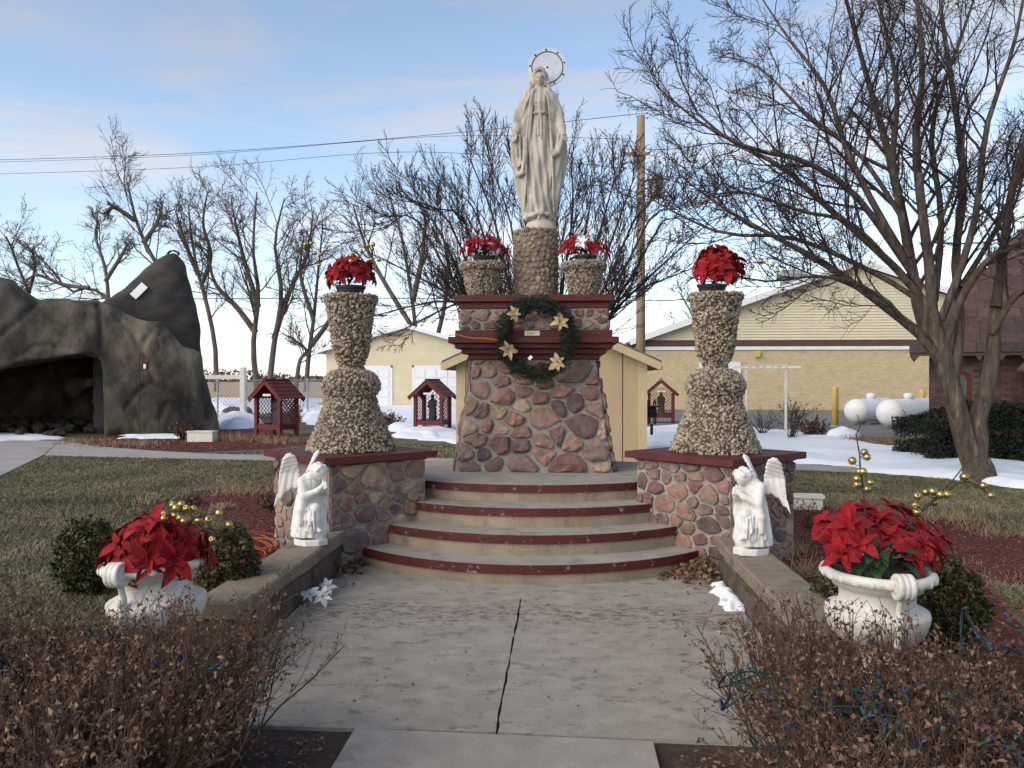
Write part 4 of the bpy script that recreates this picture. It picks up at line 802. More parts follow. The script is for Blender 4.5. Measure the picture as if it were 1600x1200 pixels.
sprig(t, UR + np.array([.06, 0, .66]), [[(1405, 850), (1425, 815), (1455, 785), (1490, 750), (1512, 722), (1545, 706)], [(1425, 815), (1470, 775), (1508, 752), (1540, 768), (1552, 775)]], [(1434, 775), (1447, 769), (1458, 768), (1470, 773), (1480, 773), (1460, 785), (1431, 790), (1433, 800), (1508, 745), (1537, 759), (1549, 774)], 3.98, rs, .0185)
# ------------------------------------------------------------------ wreath on the pedestal
rs = np.random.RandomState(6); WC = at(838, 529, 7.94); t = thing('wreath', 'round green garland wreath with gold poinsettias hung on the pedestal', 'wreath', WC)
a = np.linspace(0, 2 * math.pi, 49)[:-1]; th = rs.uniform(0, 6.28, 11000); ph = rs.uniform(0, 6.28, 11000); q = .085 * np.sqrt(rs.random(11000)) * (1 + .25 * np.sin(th * 9)); rr = .325 + q * np.cos(ph)
P = np.c_[rr * np.sin(th), .9 * q * np.sin(ph), rr * np.cos(th) * 1.04]; V, F, A = flakes(P, .045, .005, rs); put('needles', mesh('needles', V, F, M['pine'], False, A), t)
put('hoop', mesh('hoop', *tubes(np.c_[.32 * np.sin(np.linspace(0, 6.283, 40)), np.zeros(40), .333 * np.cos(np.linspace(0, 6.283, 40))][None], np.full((1, 40), .03), 7), M['twig']), t)
for (u, v, s) in ((804, 490, .08), (875, 503, .095), (794, 547, .10), (871, 566, .098)): flower(t, at(u, v, 7.86) - WC, nrm((rs.normal(0, .25), -1, .1)), s, 'gold', rs, 6, 3)
put('hanging_wire', mesh('hanging_wire', *cat(tube([at(826, 460, 8.06) - WC, at(833, 474, 7.95) - WC], .003, 4), tube([at(841, 460, 8.06) - WC, at(836, 474, 7.95) - WC], .003, 4)), M['poleowood']), t)
put('tag', mesh('tag', *bar((at(826, 561.5, 7.85) - WC), (at(831, 556.5, 7.85) - WC), .03, .003, (0, 1, 0)), M['doorwhite']), t)
tag(ob('lamp_cord', tube(spline([at(701, 524, 8.0), at(716, 523.5, 8.0), at(735, 528, 7.985), at(760, 529, 7.985), at(785, 533, 7.95)], 20), .006, 6), M['orange']), 'thin orange cord lying along the lower red cornice', 'cord')
tag(ob('lamp_cord', tube(spline([at(731, 558, 8.3), at(730, 575, 8.25), at(734, 590, 8.22), at(735, 612, 8.2)], 16), .005, 6), M['redwood']), 'red cord hanging down beside the pedestal edge', 'cord')
# fallen white flowers on the walkway
t = thing('white_flower_spray', 'fallen spray of three white poinsettias on the walkway', 'flowers', gr(497, 942, .03))
for (u, v) in ((484, 935), (512, 922), (505, 938)): p = gr(u, v + 6, .04) + np.array([0, 0, .05]); flower(t, p - np.array(t.location), nrm((rs.normal(0, .2), -.8, .6)), .072, 'white', rs, 6, 0)
put('stem', mesh('stem', *tube([(-.1, .0, .0), (0, .02, .02), (.06, .05, .05)], .004, 5), M['leafgreen']), t)
# ------------------------------------------------------------------ plants
def tree(name, label, base, out, sides, m, group=None, extra=None):
    base = np.asarray(base, float); t = thing(name, label, 'tree', base, 0, group)
    V, F = tubes(*out[0], sides[0]); o = put('trunk', mesh('trunk', V - base, F, m, True), t)
    V, F = branch_mesh(out[1:], sides[1:]); put('crown', mesh('crown', V - base, F, M['crowntwig'] if m in (M['bark'], M['bark2']) else m, True), t)
    if extra is not None: V, F, A = extra; put('fruit', mesh('fruit', V - base, F, M['twig'], False, A), t)
    return t
def limbs(specs, D, n=12):
    P = []; Rr = []
    for pts, r0, r1, dd in specs:
        Q = np.array([at(u, v, D + dd * (k / (len(pts) - 1)) ** 1.2) for k, (u, v) in enumerate(pts)]); p, r = resample(Q, [r0, (r0 * .62 + r1 * .38), r1], n); P.append(p); Rr.append(r)
    return np.array(P), np.array(Rr)
# the spreading tree beside the church
rs = np.random.RandomState(14); D = 12.6
SPEC = [([(1532, 756), (1512, 700), (1498, 650), (1482, 592), (1466, 530), (1450, 478)], .225, .15, 0), ([(1524, 735), (1530, 690), (1528, 655), (1543, 605), (1552, 540), (1556, 470)], .20, .12, .1),
        ([(1466, 535), (1440, 500), (1426, 430), (1408, 330), (1382, 220), (1350, 110), (1318, -10)], .13, .03, .3), ([(1456, 490), (1452, 420), (1440, 330), (1430, 220), (1440, 110), (1428, -30)], .11, .03, -.8),
        ([(1478, 580), (1440, 527), (1385, 482), (1318, 432), (1262, 398), (1195, 362), (1125, 322), (1062, 275)], .095, .012, -.5), ([(1450, 525), (1405, 492), (1385, 470), (1330, 440), (1270, 432), (1200, 440), (1150, 430)], .05, .01, -1.6),
        ([(1448, 478), (1405, 425), (1340, 365), (1285, 318), (1222, 262), (1150, 225), (1085, 172), (1045, 70)], .085, .010, .6), ([(1440, 450), (1385, 370), (1330, 300), (1255, 252), (1170, 232), (1090, 190), (1018, 128)], .075, .009, -1.0),
        ([(1450, 480), (1390, 440), (1300, 395), (1225, 370), (1130, 365), (1050, 330), (1000, 300)], .06, .009, 1.2), ([(1430, 430), (1370, 330), (1320, 230), (1290, 140), (1230, 60), (1190, 0)], .075, .012, 1.3),
        ([(1490, 600), (1500, 500), (1492, 400), (1505, 290), (1490, 160), (1470, 30), (1465, -40)], .10, .025, .9), ([(1476, 540), (1500, 470), (1545, 405), (1600, 380), (1660, 350)], .085, .03, -1.2),
        ([(1470, 500), (1500, 420), (1525, 330), (1540, 200), (1580, 80), (1600, -20)], .08, .02, -.6), ([(1555, 480), (1566, 400), (1580, 300), (1605, 200), (1640, 60)], .10, .03, .5),
        ([(1550, 520), (1580, 470), (1620, 430), (1700, 350)], .08, .02, -1.0), ([(1420, 400), (1395, 260), (1400, 140), (1370, 0)], .07, .02, -1.8), ([(1460, 470), (1470, 340), (1455, 200), (1500, 60), (1530, -30)], .07, .018, 1.8),
        ([(1400, 420), (1330, 350), (1250, 330), (1160, 300), (1100, 310)], .045, .009, -2.0), ([(1408, 340), (1340, 240), (1260, 180), (1190, 110), (1140, 90)], .05, .009, 2.0), ([(1500, 450), (1560, 350), (1600, 250), (1650, 150)], .06, .02, 2.0)]
pts, rad = limbs(SPEC, D, 14); rad[2:] *= .78; rad[:2] *= .74
lv = [dict(n=8, kids=13, t0=.25, ang=38, lr=.36, rr=.42, wig=.13, trop=.07, rmin=.008, max=2.2), dict(n=6, kids=8, t0=.2, ang=42, lr=.46, rr=.5, wig=.16, trop=.06, rmin=.006, max=1.0), dict(n=5, kids=9, t0=.1, ang=45, lr=.58, rr=.6, wig=.2, trop=.05, rmin=.0042, max=.5)]
sub = grow(pts[2:], rad[2:], lv, rs); out = [(pts, rad)] + sub[1:]
tips = sub[-1][0][rs.choice(len(sub[-1][0]), 900, False), -1]; ex = pebbles(tips + rs.normal(0, .01, tips.shape), .014, rs, 1)
BT = tree('spreading_tree', 'large spreading bare tree with forked trunk on the lawn before the church', at(1530, 752, D) * np.array([1, 1, 0]), out, (12, 7, 4, 3), M['bark'], None, ex)
V, F = lathe([(.52, -.02), (.36, .03), (.25, .10), (.19, .22), (.165, .34)], 24, *at(1530, 752, D)[:2], 1.0, .9); V[:, :2] += np.random.RandomState(4).normal(0, .012, (len(V), 2)); ob('root_flare', (V, F), M['bark'], BT, True)
# vase shaped tree behind the statue
rs = np.random.RandomState(15); D = 19.5; S = []
for k in range(17):
    a = (k - 8) / 8; tx = 838 + 250 * a + rs.uniform(-20, 20); ty = 232 + 140 * abs(a) ** 1.6 + rs.uniform(-25, 35); bx = 845 + 22 * a
    S.append(([(bx, 650), (bx + 30 * a, 560), (bx + 110 * a, 450), (bx + 175 * a, 340), (tx, ty)],   .058 - .02 * abs(a), .011, rs.uniform(-2.2, 2.2)))
for (x0, x1, y1) in ((790, 590, 400), (900, 1080, 420), (780, 560, 500), (905, 1105, 350), (770, 620, 520)): S.append(([(845, 600), ((845 * 2 + x1) / 3, 520), ((845 + x1) / 2, 470), (x1, y1)], .055, .012, rs.uniform(-1.5, 1.5)))
pts, rad = limbs(S, D, 12)
lv = [dict(n=7, kids=14, t0=.25, ang=26, lr=.36, rr=.45, wig=.07, trop=.09, rmin=.009, max=2.2), dict(n=5, kids=8, t0=.2, ang=28, lr=.42, rr=.55, wig=.09, trop=.08, rmin=.0075, max=1.0), dict(n=4, kids=6, t0=.15, ang=32, lr=.5, rr=.65, wig=.12, trop=.06, rmin=.006, max=.45)]
out = grow(pts, rad, lv, rs); tips = out[-1][0][rs.choice(len(out[-1][0]), 2600, False), -1]
tree('vase_shaped_tree', 'dense upright bare tree fanning out behind the statue', at(845, 650, D) * np.array([1, 1, 0]), out, (8, 5, 3, 3), M['bark2'], None, pebbles(tips, .013, rs, 1))
# far trees: a few kinds, each tree grown on its own stem
def far_tree(stems, D, seed, label, group='bare trees along the field', kids=(9, 7, 5), r0=.3, m='bark3', ang=42, trop=.05, up=.12):
    rs = np.random.RandomState(seed); S = []
    for s in stems: S.append((s, r0 * .68 * rs.uniform(.75, 1.0), .045, rs.uniform(-2, 2)))
    pts, rad = limbs(S, D, 12); k = D / 70
    lv = [dict(n=7, kids=kids[0], t0=.30, ang=ang, lr=.42, rr=.4, wig=.14, trop=trop, rmin=.032 * k, max=6 * k), dict(n=6, kids=kids[1], t0=.2, ang=44, lr=.48, rr=.5, wig=.18, trop=trop, rmin=.021 * k, max=3 * k), dict(n=5, kids=kids[2], t0=.15, ang=46, lr=.52, rr=.6, wig=.2, trop=trop, rmin=.016 * k, max=1.7 * k)]
    out = grow(pts, rad, lv, rs); b = at(*stems[0][0], D); b[2] = 0
    tree('bare_tree', label, b, out, (8, 5, 3, 3), M[m], group)
far_tree([[(338, 612), (336, 540), (322, 470), (308, 420), (300, 370), (295, 320)], [(315, 445), (330, 400), (318, 350), (325, 300)], [(310, 430), (290, 380), (275, 330)]], 62, 1, 'slender leaning bare tree rising just beside the grotto fin', r0=.36, kids=(12, 9, 6))
far_tree([[(402, 612), (396, 540), (404, 460), (396, 390), (402, 300)], [(420, 610), (428, 540), (440, 460), (430, 380), (445, 310)], [(400, 520), (370, 480), (335, 440), (325, 380)], [(428, 530), (455, 450), (480, 400), (490, 330)], [(404, 480), (380, 400), (365, 330)]], 62, 2, 'broad twin trunk bare tree at the field edge', r0=.42, kids=(12, 9, 6))
far_tree([[(478, 612), (482, 560), (490, 500), (498, 420), (505, 350)], [(462, 612), (468, 565), (478, 545), (440, 520)], [(486, 540), (520, 490), (535, 420)], [(490, 500), (470, 430), (475, 370)]], 62, 3, 'bare tree with a broken side limb beside the garage', r0=.34, kids=(12, 9, 6))
far_tree([[(262, 612), (258, 500), (250, 425), (232, 390), (215, 350), (205, 310), (200, 285)], [(225, 380), (245, 350), (255, 320)], [(212, 345), (180, 325), (165, 335)]], 45, 4, 'leaning bare tree showing above the grotto saddle', r0=.22, kids=(12, 9, 6))
far_tree([[(182, 612), (180, 520), (170, 470), (140, 450), (110, 455), (80, 420), (60, 400)], [(170, 470), (165, 420), (150, 370), (155, 345)], [(140, 450), (100, 445), (60, 430), (40, 440)], [(165, 440), (190, 400), (200, 380)]], 45, 5, 'gnarled low bare tree spreading behind the grotto roof', r0=.2, kids=(12, 9, 6))
far_tree([[(40, 612), (40, 520), (45, 460), (30, 420), (20, 390), (10, 370)], [(45, 460), (55, 420), (50, 390)]], 48, 6, 'small bare tree at the end behind the grotto dome', r0=.16, kids=(11, 8, 6))
far_tree([[(655, 600), (650, 520), (640, 440), (625, 360), (605, 295)], [(650, 520), (600, 440), (570, 380), (552, 320)], [(645, 470), (660, 400), (665, 330)], [(660, 600), (690, 500), (700, 420), (690, 360)]], 55, 7, 'bare tree standing behind the yellow garage', r0=.32, kids=(12, 9, 6), trop=.08, ang=36)
far_tree([[(1100, 600), (1095, 540), (1080, 490), (1060, 455)], [(1098, 540), (1120, 490), (1130, 460)]], 70, 8, 'low pale bare tree behind the hall roof', r0=.22, kids=(11, 8, 6))
far_tree([[(1268, 612), (1265, 520), (1262, 450), (1255, 410), (1275, 385)], [(1266, 560), (1290, 520), (1300, 440), (1320, 400)]], 75, 9, 'faint bare tree top above the hall ridge', r0=.2, kids=(11, 8, 6))
far_tree([[(540, 612), (545, 560), (535, 520), (520, 480)], [(545, 570), (570, 530), (580, 490)]], 85, 10, 'distant bare tree seen between urn and garage', r0=.28, kids=(11, 8, 6))
# far windbreak: reads as one low mass
rs = np.random.RandomState(17); n = 9000; x = rs.uniform(-420, 260, n); y = rs.uniform(380, 460, n); P = np.c_[x, y, rs.uniform(0, 1, n) ** 1.5 * (2 + 4.5 * (vnoise(x, y * 0, .03, 4) + .5))]
V, F, A = flakes(P, 2.2, 1.4, rs); ob('far_windbreak', (V, F), M['bark3'], None, False, A, kind='stuff', label='low brown line of trees along the horizon')
# withered hedges in front
def hedge(name, label, boxes, n, nl, seed, lean):
    rs = np.random.RandomState(seed); x0, x1, y0, y1, h = boxes; base = np.array([(x0 + x1) / 2, (y0 + y1) / 2, 0]); t = thing(name, label, 'hedge', base, 0, 'withered hedges with light strings')
    m_ = n; P = np.c_[rs.uniform(x0 + .15, x1 - .15, m_), rs.uniform(y0 + .1, y1 - .1, m_), np.zeros(m_)]; ctr = P - base; d = nrm(np.c_[ctr[:, 0] * .28 + rs.normal(0, .22, m_), ctr[:, 1] * .28 + rs.normal(0, .2, m_), np.ones(m_)])
    L_ = h * rs.uniform(.72, 1.08, m_) * (1 + .10 * np.sin(P[:, 0] * 5 + seed)); q = [P]
    for s in range(6): d = nrm(d + rs.normal(0, .10, (m_, 3)) + np.array([0, 0, .03])); P = P + d * (L_ / 6)[:, None]; q.append(P)
    pts = np.stack(q, 1); rad = rs.uniform(.0028, .0048, m_)[:, None] * np.linspace(1, .5, 7)
    out = grow(pts, rad, [dict(n=5, kids=5, t0=.3, ang=34, lr=.42, rr=.62, wig=.16, trop=.08, rmin=.0018, max=.4), dict(n=4, kids=3, t0=.2, ang=42, lr=.42, rr=.7, wig=.2, trop=.04, rmin=.0012, max=.16)], rs)
    V, F = branch_mesh(out, (4, 3, 3)); o = put('stems', mesh('stems', V - base, F, M['hedgetwig']), t); o['kind'] = 'stuff'
    A1 = out[1][0].reshape(-1, 3); A2 = out[2][0].reshape(-1, 3); P = np.concatenate([A1[rs.choice(len(A1), nl // 2)], A2[rs.choice(len(A2), nl - nl // 2)]]); P = P + rs.normal(0, .008, P.shape); P = P[P[:, 2] > .02]
    V, F, A = flakes(P, .0215, .0135, rs, 1.0, .5); o = put('leaves', mesh('leaves', V - base, F, M['hedgeleaf'], False, A), t); o['kind'] = 'stuff'
    return t, out
HL, outL = hedge('bare_hedge', 'withered brown hedge in front of the urn by the orange cords', (-2.55, -.84, 1.75, 3.46, .58), 1300, 38000, 51, -1)
HR, outR = hedge('bare_hedge', 'withered brown hedge in front of the urn with the dark pot', (.92, 2.75, 1.75, 3.44, .57), 1350, 38000, 52, 1)
# light strings laid over them
sv, sf = lathe([(.0, 0), (.0052, .001), (.0056, .022), (.0040, .024), (.0044, .030), (.0034, .046), (.0, .052)], 7)
sock = [f for f in sf if max(f) < 4 * 7]; BS = mesh('socket', *lathe([(.004, 0), (.0062, .002), (.0066, .024), (.0052, .026)], 7), M['bulbgreen'], True); BB = mesh('bulb', *lathe([(.0044, .0), (.0052, .006), (.0044, .018), (.002, .026), (.0003, .028)], 7), M['bulbblue'], True)
def light_string(label, x0, x1, y0, y1, h, n, seed, group='light strings on the hedges'):
    rs = np.random.RandomState(seed); P = []; p = np.array([x0 + .1, rs.uniform(y0, y1)]); d = np.array([1.0, 0])
    for k in range(n):
        d = nrm(d + rs.normal(0, .75, 2) + .25 * np.array([math.cos(k * .13), math.sin(k * .21)])); q = p + d * .085
        if not x0 < q[0] < x1: d[0] *= -1; q = p + d * .085
        if not y0 < q[1] < y1: d[1] *= -1; q = p + d * .085
        p = q; P.append((p[0], p[1], h + .06 * math.sin(p[0] * 6) * math.cos(p[1] * 5) + rs.normal(0, .04)))
    P = np.array(P); b = P[0].copy(); b[2] = 0; t = thing('light_string', label, 'string lights', b, 0, group); S_ = spline(P, n * 4)
    put('wire', mesh('wire', *tubes((S_ - b)[None], np.full((1, len(S_)), .0027), 5), M['wiregreen']), t); S2 = S_ + np.c_[.006 * np.sin(np.arange(len(S_)) * .9), .006 * np.cos(np.arange(len(S_)) * .9), np.zeros(len(S_))]; put('twisted_wire', mesh('twisted_wire', *tubes((S2 - b)[None], np.full((1, len(S_)), .0023), 4), M['wiregreen']), t)
    for k in range(1, n, 1):
        if rs.random() < .45: continue
        q = Vector(nrm(rs.normal(0, 1, 3) + np.array([0, -.2, .7]))).to_track_quat('Z', 'Y').to_euler(); o = put('socket', BS, t, P[k] - b, q)
        if rs.random() < .75: put('bulb', BB, o, (0, 0, .024))
light_string('dark green string of small blue lights over the hedge by the orange cords', -2.35, -.78, 2.15, 3.35, .53, 190, 61)
light_string('dark green string of small blue lights over the hedge by the dark pot', .80, 2.6, 2.1, 3.35, .51, 200, 62)
# box shrubs
def box_shrub(label, c, r, n, seed, name='box_shrub', m='boxleaf', ln=.034, group='clipped box shrubs'):
    rs = np.random.RandomState(seed); c = np.asarray(c, float); r = np.asarray(r, float); t = thing(name, label, 'shrub', (c[0], c[1], 0), 0, group); d = nrm(rs.normal(size=(n, 3))); q = rs.uniform(.62, 1.0, n) ** .5 * (1 + .16 * np.sin(d[:, 0] * 7 + seed) * np.sin(d[:, 2] * 6 + d[:, 1] * 5)); P = c + d * r * q[:, None]; P = P[P[:, 2] > .01]
    V, F, A = flakes(P, ln, ln * .55, rs, 1.0, .25); tip = rs.random(len(P)) < np.clip((P[:, 2] - c[2]) / r[2] * .55, .03, .5); A = np.where(np.repeat(tip, 6), .6, A); o = put('foliage', mesh('foliage', V - np.array([c[0], c[1], 0]), F, M[m], False, A), t)
    k = 22; a = np.tile([c[0], c[1], 0.0], (k, 1)) + np.c_[rs.normal(0, .04, (k, 2)), np.zeros(k)]; e = c + nrm(rs.normal(size=(k, 3)) + np.array([0, 0, .5])) * r * .85; pt = np.stack([a * (1 - s) + e * s + rs.normal(0, .01, (k, 3)) * s for s in (0, .33, .66, 1)], 1)
    V, F = tubes(pt, np.full((k, 4), .006), 4); put('stems', mesh('stems', V - np.array([c[0], c[1], 0]), F, M['twig']), t)
box_shrub('yellow tipped box shrub beside the lawn and left of the urn mound', gr(120, 935, 0) + np.array([.02, .1, .27]), (.24, .22, .28), 5200, 71)
box_shrub('box shrub between the poinsettia mound and the orange cords', at(358, 850, 5.2) * np.array([1, 1, 0]) + np.array([0, 0, .30]), (.20, .2, .34), 5200, 72)
box_shrub('box shrub behind the urn with the dark pot', at(1478, 930, 4.5) * np.array([1, 1, 0]) + np.array([0, 0, .30]), (.21, .2, .28), 5000, 73)
box_shrub('small box shrub showing behind the rim of the urn with the dark pot', at(1300, 900, 4.7) * np.array([1, 1, 0]) + np.array([0.06, 0, .24]), (.17, .17, .26), 3600, 74)
# yew hedge below the church and other shrubs
def mass(name, label, cat_, x0, x1, y0, y1, h, n, seed, m, ln, u):
    rs = np.random.RandomState(seed); base = np.array([(x0 + x1) / 2, (y0 + y1) / 2, 0]); t = thing(name, label, cat_, base); d = nrm(rs.normal(size=(n, 3)) ** 1); s = np.abs(d) ** .5 * np.sign(d); s = s / np.maximum(np.abs(s).max(1, keepdims=True), .55); q = rs.uniform(.45, 1.02, n)[:, None] ** .6 * (1 + .07 * np.sin(s[:, :1] * 9 + seed) + .06 * np.sin(s[:, :1] * 23 + s[:, 1:2] * 8)); P = base + np.array([0, 0, h * .5]) + s * q * np.array([(x1 - x0) / 2, (y1 - y0) / 2, h * .52]); P = P[P[:, 2] > 0]; P[:, 2] *= 1 - .30 * np.exp(-np.maximum(P[:, 0] - x0, 0) / .7)
    V, F, A = flakes(P, ln, ln * .4, rs, 1.0, .3); put('foliage', mesh('foliage', V - base, F, M[m], False, A), t)
    k = int((x1 - x0) * 14); a = np.c_[rs.uniform(x0 + .3, x1 - .3, k), rs.uniform(y0 + .2, y1 - .2, k), np.zeros(k)]; e = a + np.c_[rs.normal(0, .25, (k, 2)), rs.uniform(.5, .9, k) * h]; V, F = tubes(np.stack([a, a * .5 + e * .5 + rs.normal(0, .04, (k, 3)), e], 1), np.tile([.02, .014, .006], (k, 1)), 5); put('stems', mesh('stems', V - base, F, M['twig']), t)
c0 = gr(1395, 700); mass('yew_hedge', 'dark clipped yew hedge below the brick church', 'hedge', 7.05, 12.2, 15.3, 17.0, 1.08, 80000, 81, 'yew', .075, 0)
# small withered plants: tufts of straw, twiggy shrubs
def tuft(label, c, r, h, n, seed, name='straw_tuft', cat_='dry grass', m='straw', w_=.003, sp=.5, group='tufts of dead straw'):
    rs = np.random.RandomState(seed); c = np.asarray(c, float); b = c + np.c_[rs.normal(0, r * .5, (n, 2)), np.zeros(n)]; d = nrm(np.c_[rs.normal(0, sp, (n, 2)), np.ones(n)]); l = h * rs.uniform(.4, 1.1, n); k = [b]
    for s in range(3): d = nrm(d + np.c_[rs.normal(0, .12, (n, 2)), np.full(n, -.06)]); b = b + d * (l / 3)[:, None]; k.append(b)
    V, F = tubes(np.stack(k, 1), np.tile([w_, w_ * .9, w_ * .7, w_ * .4], (n, 1)), 3); o = ob(name, (V, F), M[m], None, False, np.repeat(rs.random(n), 12)); o['kind'] = 'stuff'; o['label'] = label; return o
TU = [(gr(225, 790), .25, .22, 60, 'thin straw tuft rising behind the red mound on the lawn edge'), (gr(375, 775), .35, .20, 260, 'pale straw tuft at the lawn edge left of the pier'), (gr(345, 800), .15, .16, 130, 'low straw tuft near the box shrub by the cords'), (gr(1235, 870), .16, .30, 90, 'straw stalks beside the low wall near the angel by the planter'), (gr(1262, 905), .14, .26, 110, 'straw stalks between the low wall and the urn with the dark pot'), (gr(1330, 800), .4, .12, 260, 'flattened straw behind the gold ball twigs'), (gr(1480, 815), .45, .16, 320, 'row of cut straw stubs along the lawn by the tree'), (gr(1560, 840), .35, .16, 260, 'straw stubs at the bed edge furthest from the urn'), (gr(1540, 905), .55, .10, 420, 'matted straw heap in the bed beyond the box shrub'), (gr(1460, 880), .3, .10, 200, 'matted straw beside the red mulch behind the flowers'), (gr(1245, 800), .2, .2, 60, 'straw tuft in front of the white planter box'), (gr(200, 697), .9, .22, 420, 'matted brown stalks along the grotto bed'), (gr(380, 690), .6, .34, 260, 'dry stalks in front of the shrine next to the grotto'), (gr(440, 694), .5, .32, 240, 'dry stalks beside the shrine and the urn'), (gr(130, 693), .6, .18, 300, 'matted brown stalks at the bed end near the cave'), (gr(1390, 697), .7, .34, 260, 'dry stalks in front of the white tanks'), (gr(1330, 690), .5, .26, 130, 'dry stalks beside the snow hump near the bollard')]
for i, (c, r, h, n, l) in enumerate(TU): tuft(l, c + np.array([0, 0, .01]), r, h * .75, int(n * .8), 90 + i, w_=.0032 if c[1] < 9 else .006)
def twiggy(label, c, h, n, seed, m='bark2', spread=.4, leaf=0, group='twiggy leafless shrubs', r=.008):
    rs = np.random.RandomState(seed); c = np.asarray(c, float); d = nrm(np.c_[rs.normal(0, spread, (n, 2)), np.ones(n)]); P = c + np.c_[rs.normal(0, .05 * h, (n, 2)), np.zeros(n)]; q = [P]; l = h * rs.uniform(.6, 1.05, n)
    for s in range(5): d = nrm(d + rs.normal(0, .12, (n, 3))); P = P + d * (l / 5)[:, None]; q.append(P)
    out = grow(np.stack(q, 1), r * np.ones((n, 1)) * np.linspace(1, .5, 6), [dict(n=4, kids=5, t0=.3, ang=38, lr=.4, rr=.6, wig=.15, trop=.04, rmin=r * .4, max=.6), dict(n=3, kids=3, t0=.2, ang=42, lr=.4, rr=.7, wig=.2, trop=.03, rmin=r * .3, max=.3)], rs)
    t = thing('twiggy_shrub', label, 'shrub', c, 0, group); V, F = branch_mesh(out, (4, 3, 3)); put('stems', mesh('stems', V - c, F, M[m]), t)
    if leaf: P = out[2][0].reshape(-1, 3); P = P[rs.choice(len(P), leaf)]; V, F, A = flakes(P, r * 9, r * 5, rs); put('leaves', mesh('leaves', V - c, F, M['hedgeleaf'], False, A), t)
twiggy('dark leafless shrub climbing the white frame post', gr(1237, 688), 1.0, 22, 121, spread=.16, leaf=300); twiggy('low dark brown shrub beside the yellow bollard', gr(1272, 684), .55, 40, 122, spread=.7, leaf=900); twiggy('thin reddish shrub between the urn and the white frame', gr(1190, 682), .8, 24, 123, spread=.55)
twiggy('dark seeded shrub in front of the white planter box', gr(1262, 830), .34, 16, 124, spread=.5, leaf=160, r=.0035); twiggy('low wine coloured shrub on the lawn edge behind the red mound', gr(300, 793), .17, 46, 125, m='redrock', spread=1.0, leaf=500, r=.0035)
twiggy('upright brown shrub beside the shrine and the pebble urn', gr(462, 672), .95, 16, 126, spread=.2, leaf=120); twiggy('brown shrub in front of the grotto beside the white trough', gr(284, 690), .5, 30, 127, spread=.3, leaf=260); twiggy('dark low shrub in the snow before the garage doors', gr(608, 668), .55, 50, 128, spread=.9, leaf=700); twiggy('brown leafy stems in the bed against the pier', gr(425, 800), .25, 26, 129, spread=.6, leaf=300, r=.004)
# leaf litter, mulch chips, grass, debris
def scatter(poly, n, rs): 
    P = np.asarray(poly); lo, hi = P.min(0), P.max(0); q = rs.uniform(lo, hi, (n * 3, 2)); q = q[inside(q[:, 0], q[:, 1], P)][:n]; return q
rs = np.random.RandomState(131)
for (c, rx, ry, n, h, l) in ((gr(555, 880), .10, .30, 420, .06, 'drift of curled brown leaves at the step end by the orange cords side'), (gr(1100, 902), .17, .20, 520, .09, 'heap of curled brown leaves at the step end by the snow')):
    x = rs.normal(0, rx, n); y = rs.normal(0, ry, n); z = h * np.exp(-(x / rx) ** 2 / 2 - (y / ry) ** 2 / 2) * rs.random(n) * 1.3 + .03; P = np.c_[c[0] + x, c[1] + y, z]; P = P[(np.abs(P[:, 0]) < 1.46)]; P = P[P[:, 1] < arc_y(np.clip(P[:, 0], -1.46, 1.46), 6.13) + .02] if c[0] > 9 else P
    V, F, A = flakes(P, .06, .035, rs, 1.0, .5); o = ob('leaf_litter', (V, F), M['dryleaf'], None, False, A, kind='stuff', label=l)
q = rs.uniform((-1.45, 3.6), (1.45, 6.0), (160, 2)); V, F, A = flakes(np.c_[q, np.full(160, .027)], .02, .012, rs, .3); ob('leaf_litter', (V, F), M['dryleaf'], None, False, A, kind='stuff', label='tiny leaf scraps scattered over the walkway')
for b, n, s in ((BED_L, 9000, .035), (BED_R, 14000, .035), (BED_G, 6000, .07)):
    q = scatter(b, n, rs); V, F, A = flakes(np.c_[q, rs.uniform(.03, .05, len(q))], s, s * .28, rs, .5, .1); ob('mulch_chips', (V, F), M['chip'], None, False, A, kind='stuff', label='loose red wood chips')
q = np.concatenate([scatter(np.array([(-3.1, 1.2), (-.7, 1.2), (-.7, 3.45), (-3.1, 3.45)]), 7000, rs), scatter(np.array([(.73, 1.2), (3.2, 1.2), (3.2, 3.4), (.73, 3.4)]), 7000, rs)]); V, F, A = flakes(np.c_[q, rs.uniform(.016, .035, len(q))], .024, .013, rs, .6); ob('leaf_litter', (V, F), M['hedgeleaf'], None, False, A, kind='stuff', label='fallen leaves on the dark soil under the hedges')
LAWN = [G2([(-700, 1010), (-420, 870), (-100, 803), (-5, 750), (72, 713), (200, 716), (460, 722), (470, 800), (440, 860), (330, 930), (200, 980), (60, 1010)]), G2([(1225, 735), (1340, 741), (1480, 750), (1640, 775), (1680, 1010), (1560, 960), (1440, 900), (1300, 860), (1235, 800)]), G2([(430, 702), (500, 692), (720, 697), (720, 719), (460, 712), (330, 710)])]
V_ = []; n_ = 0; Vs = []; Fs = []; As = []
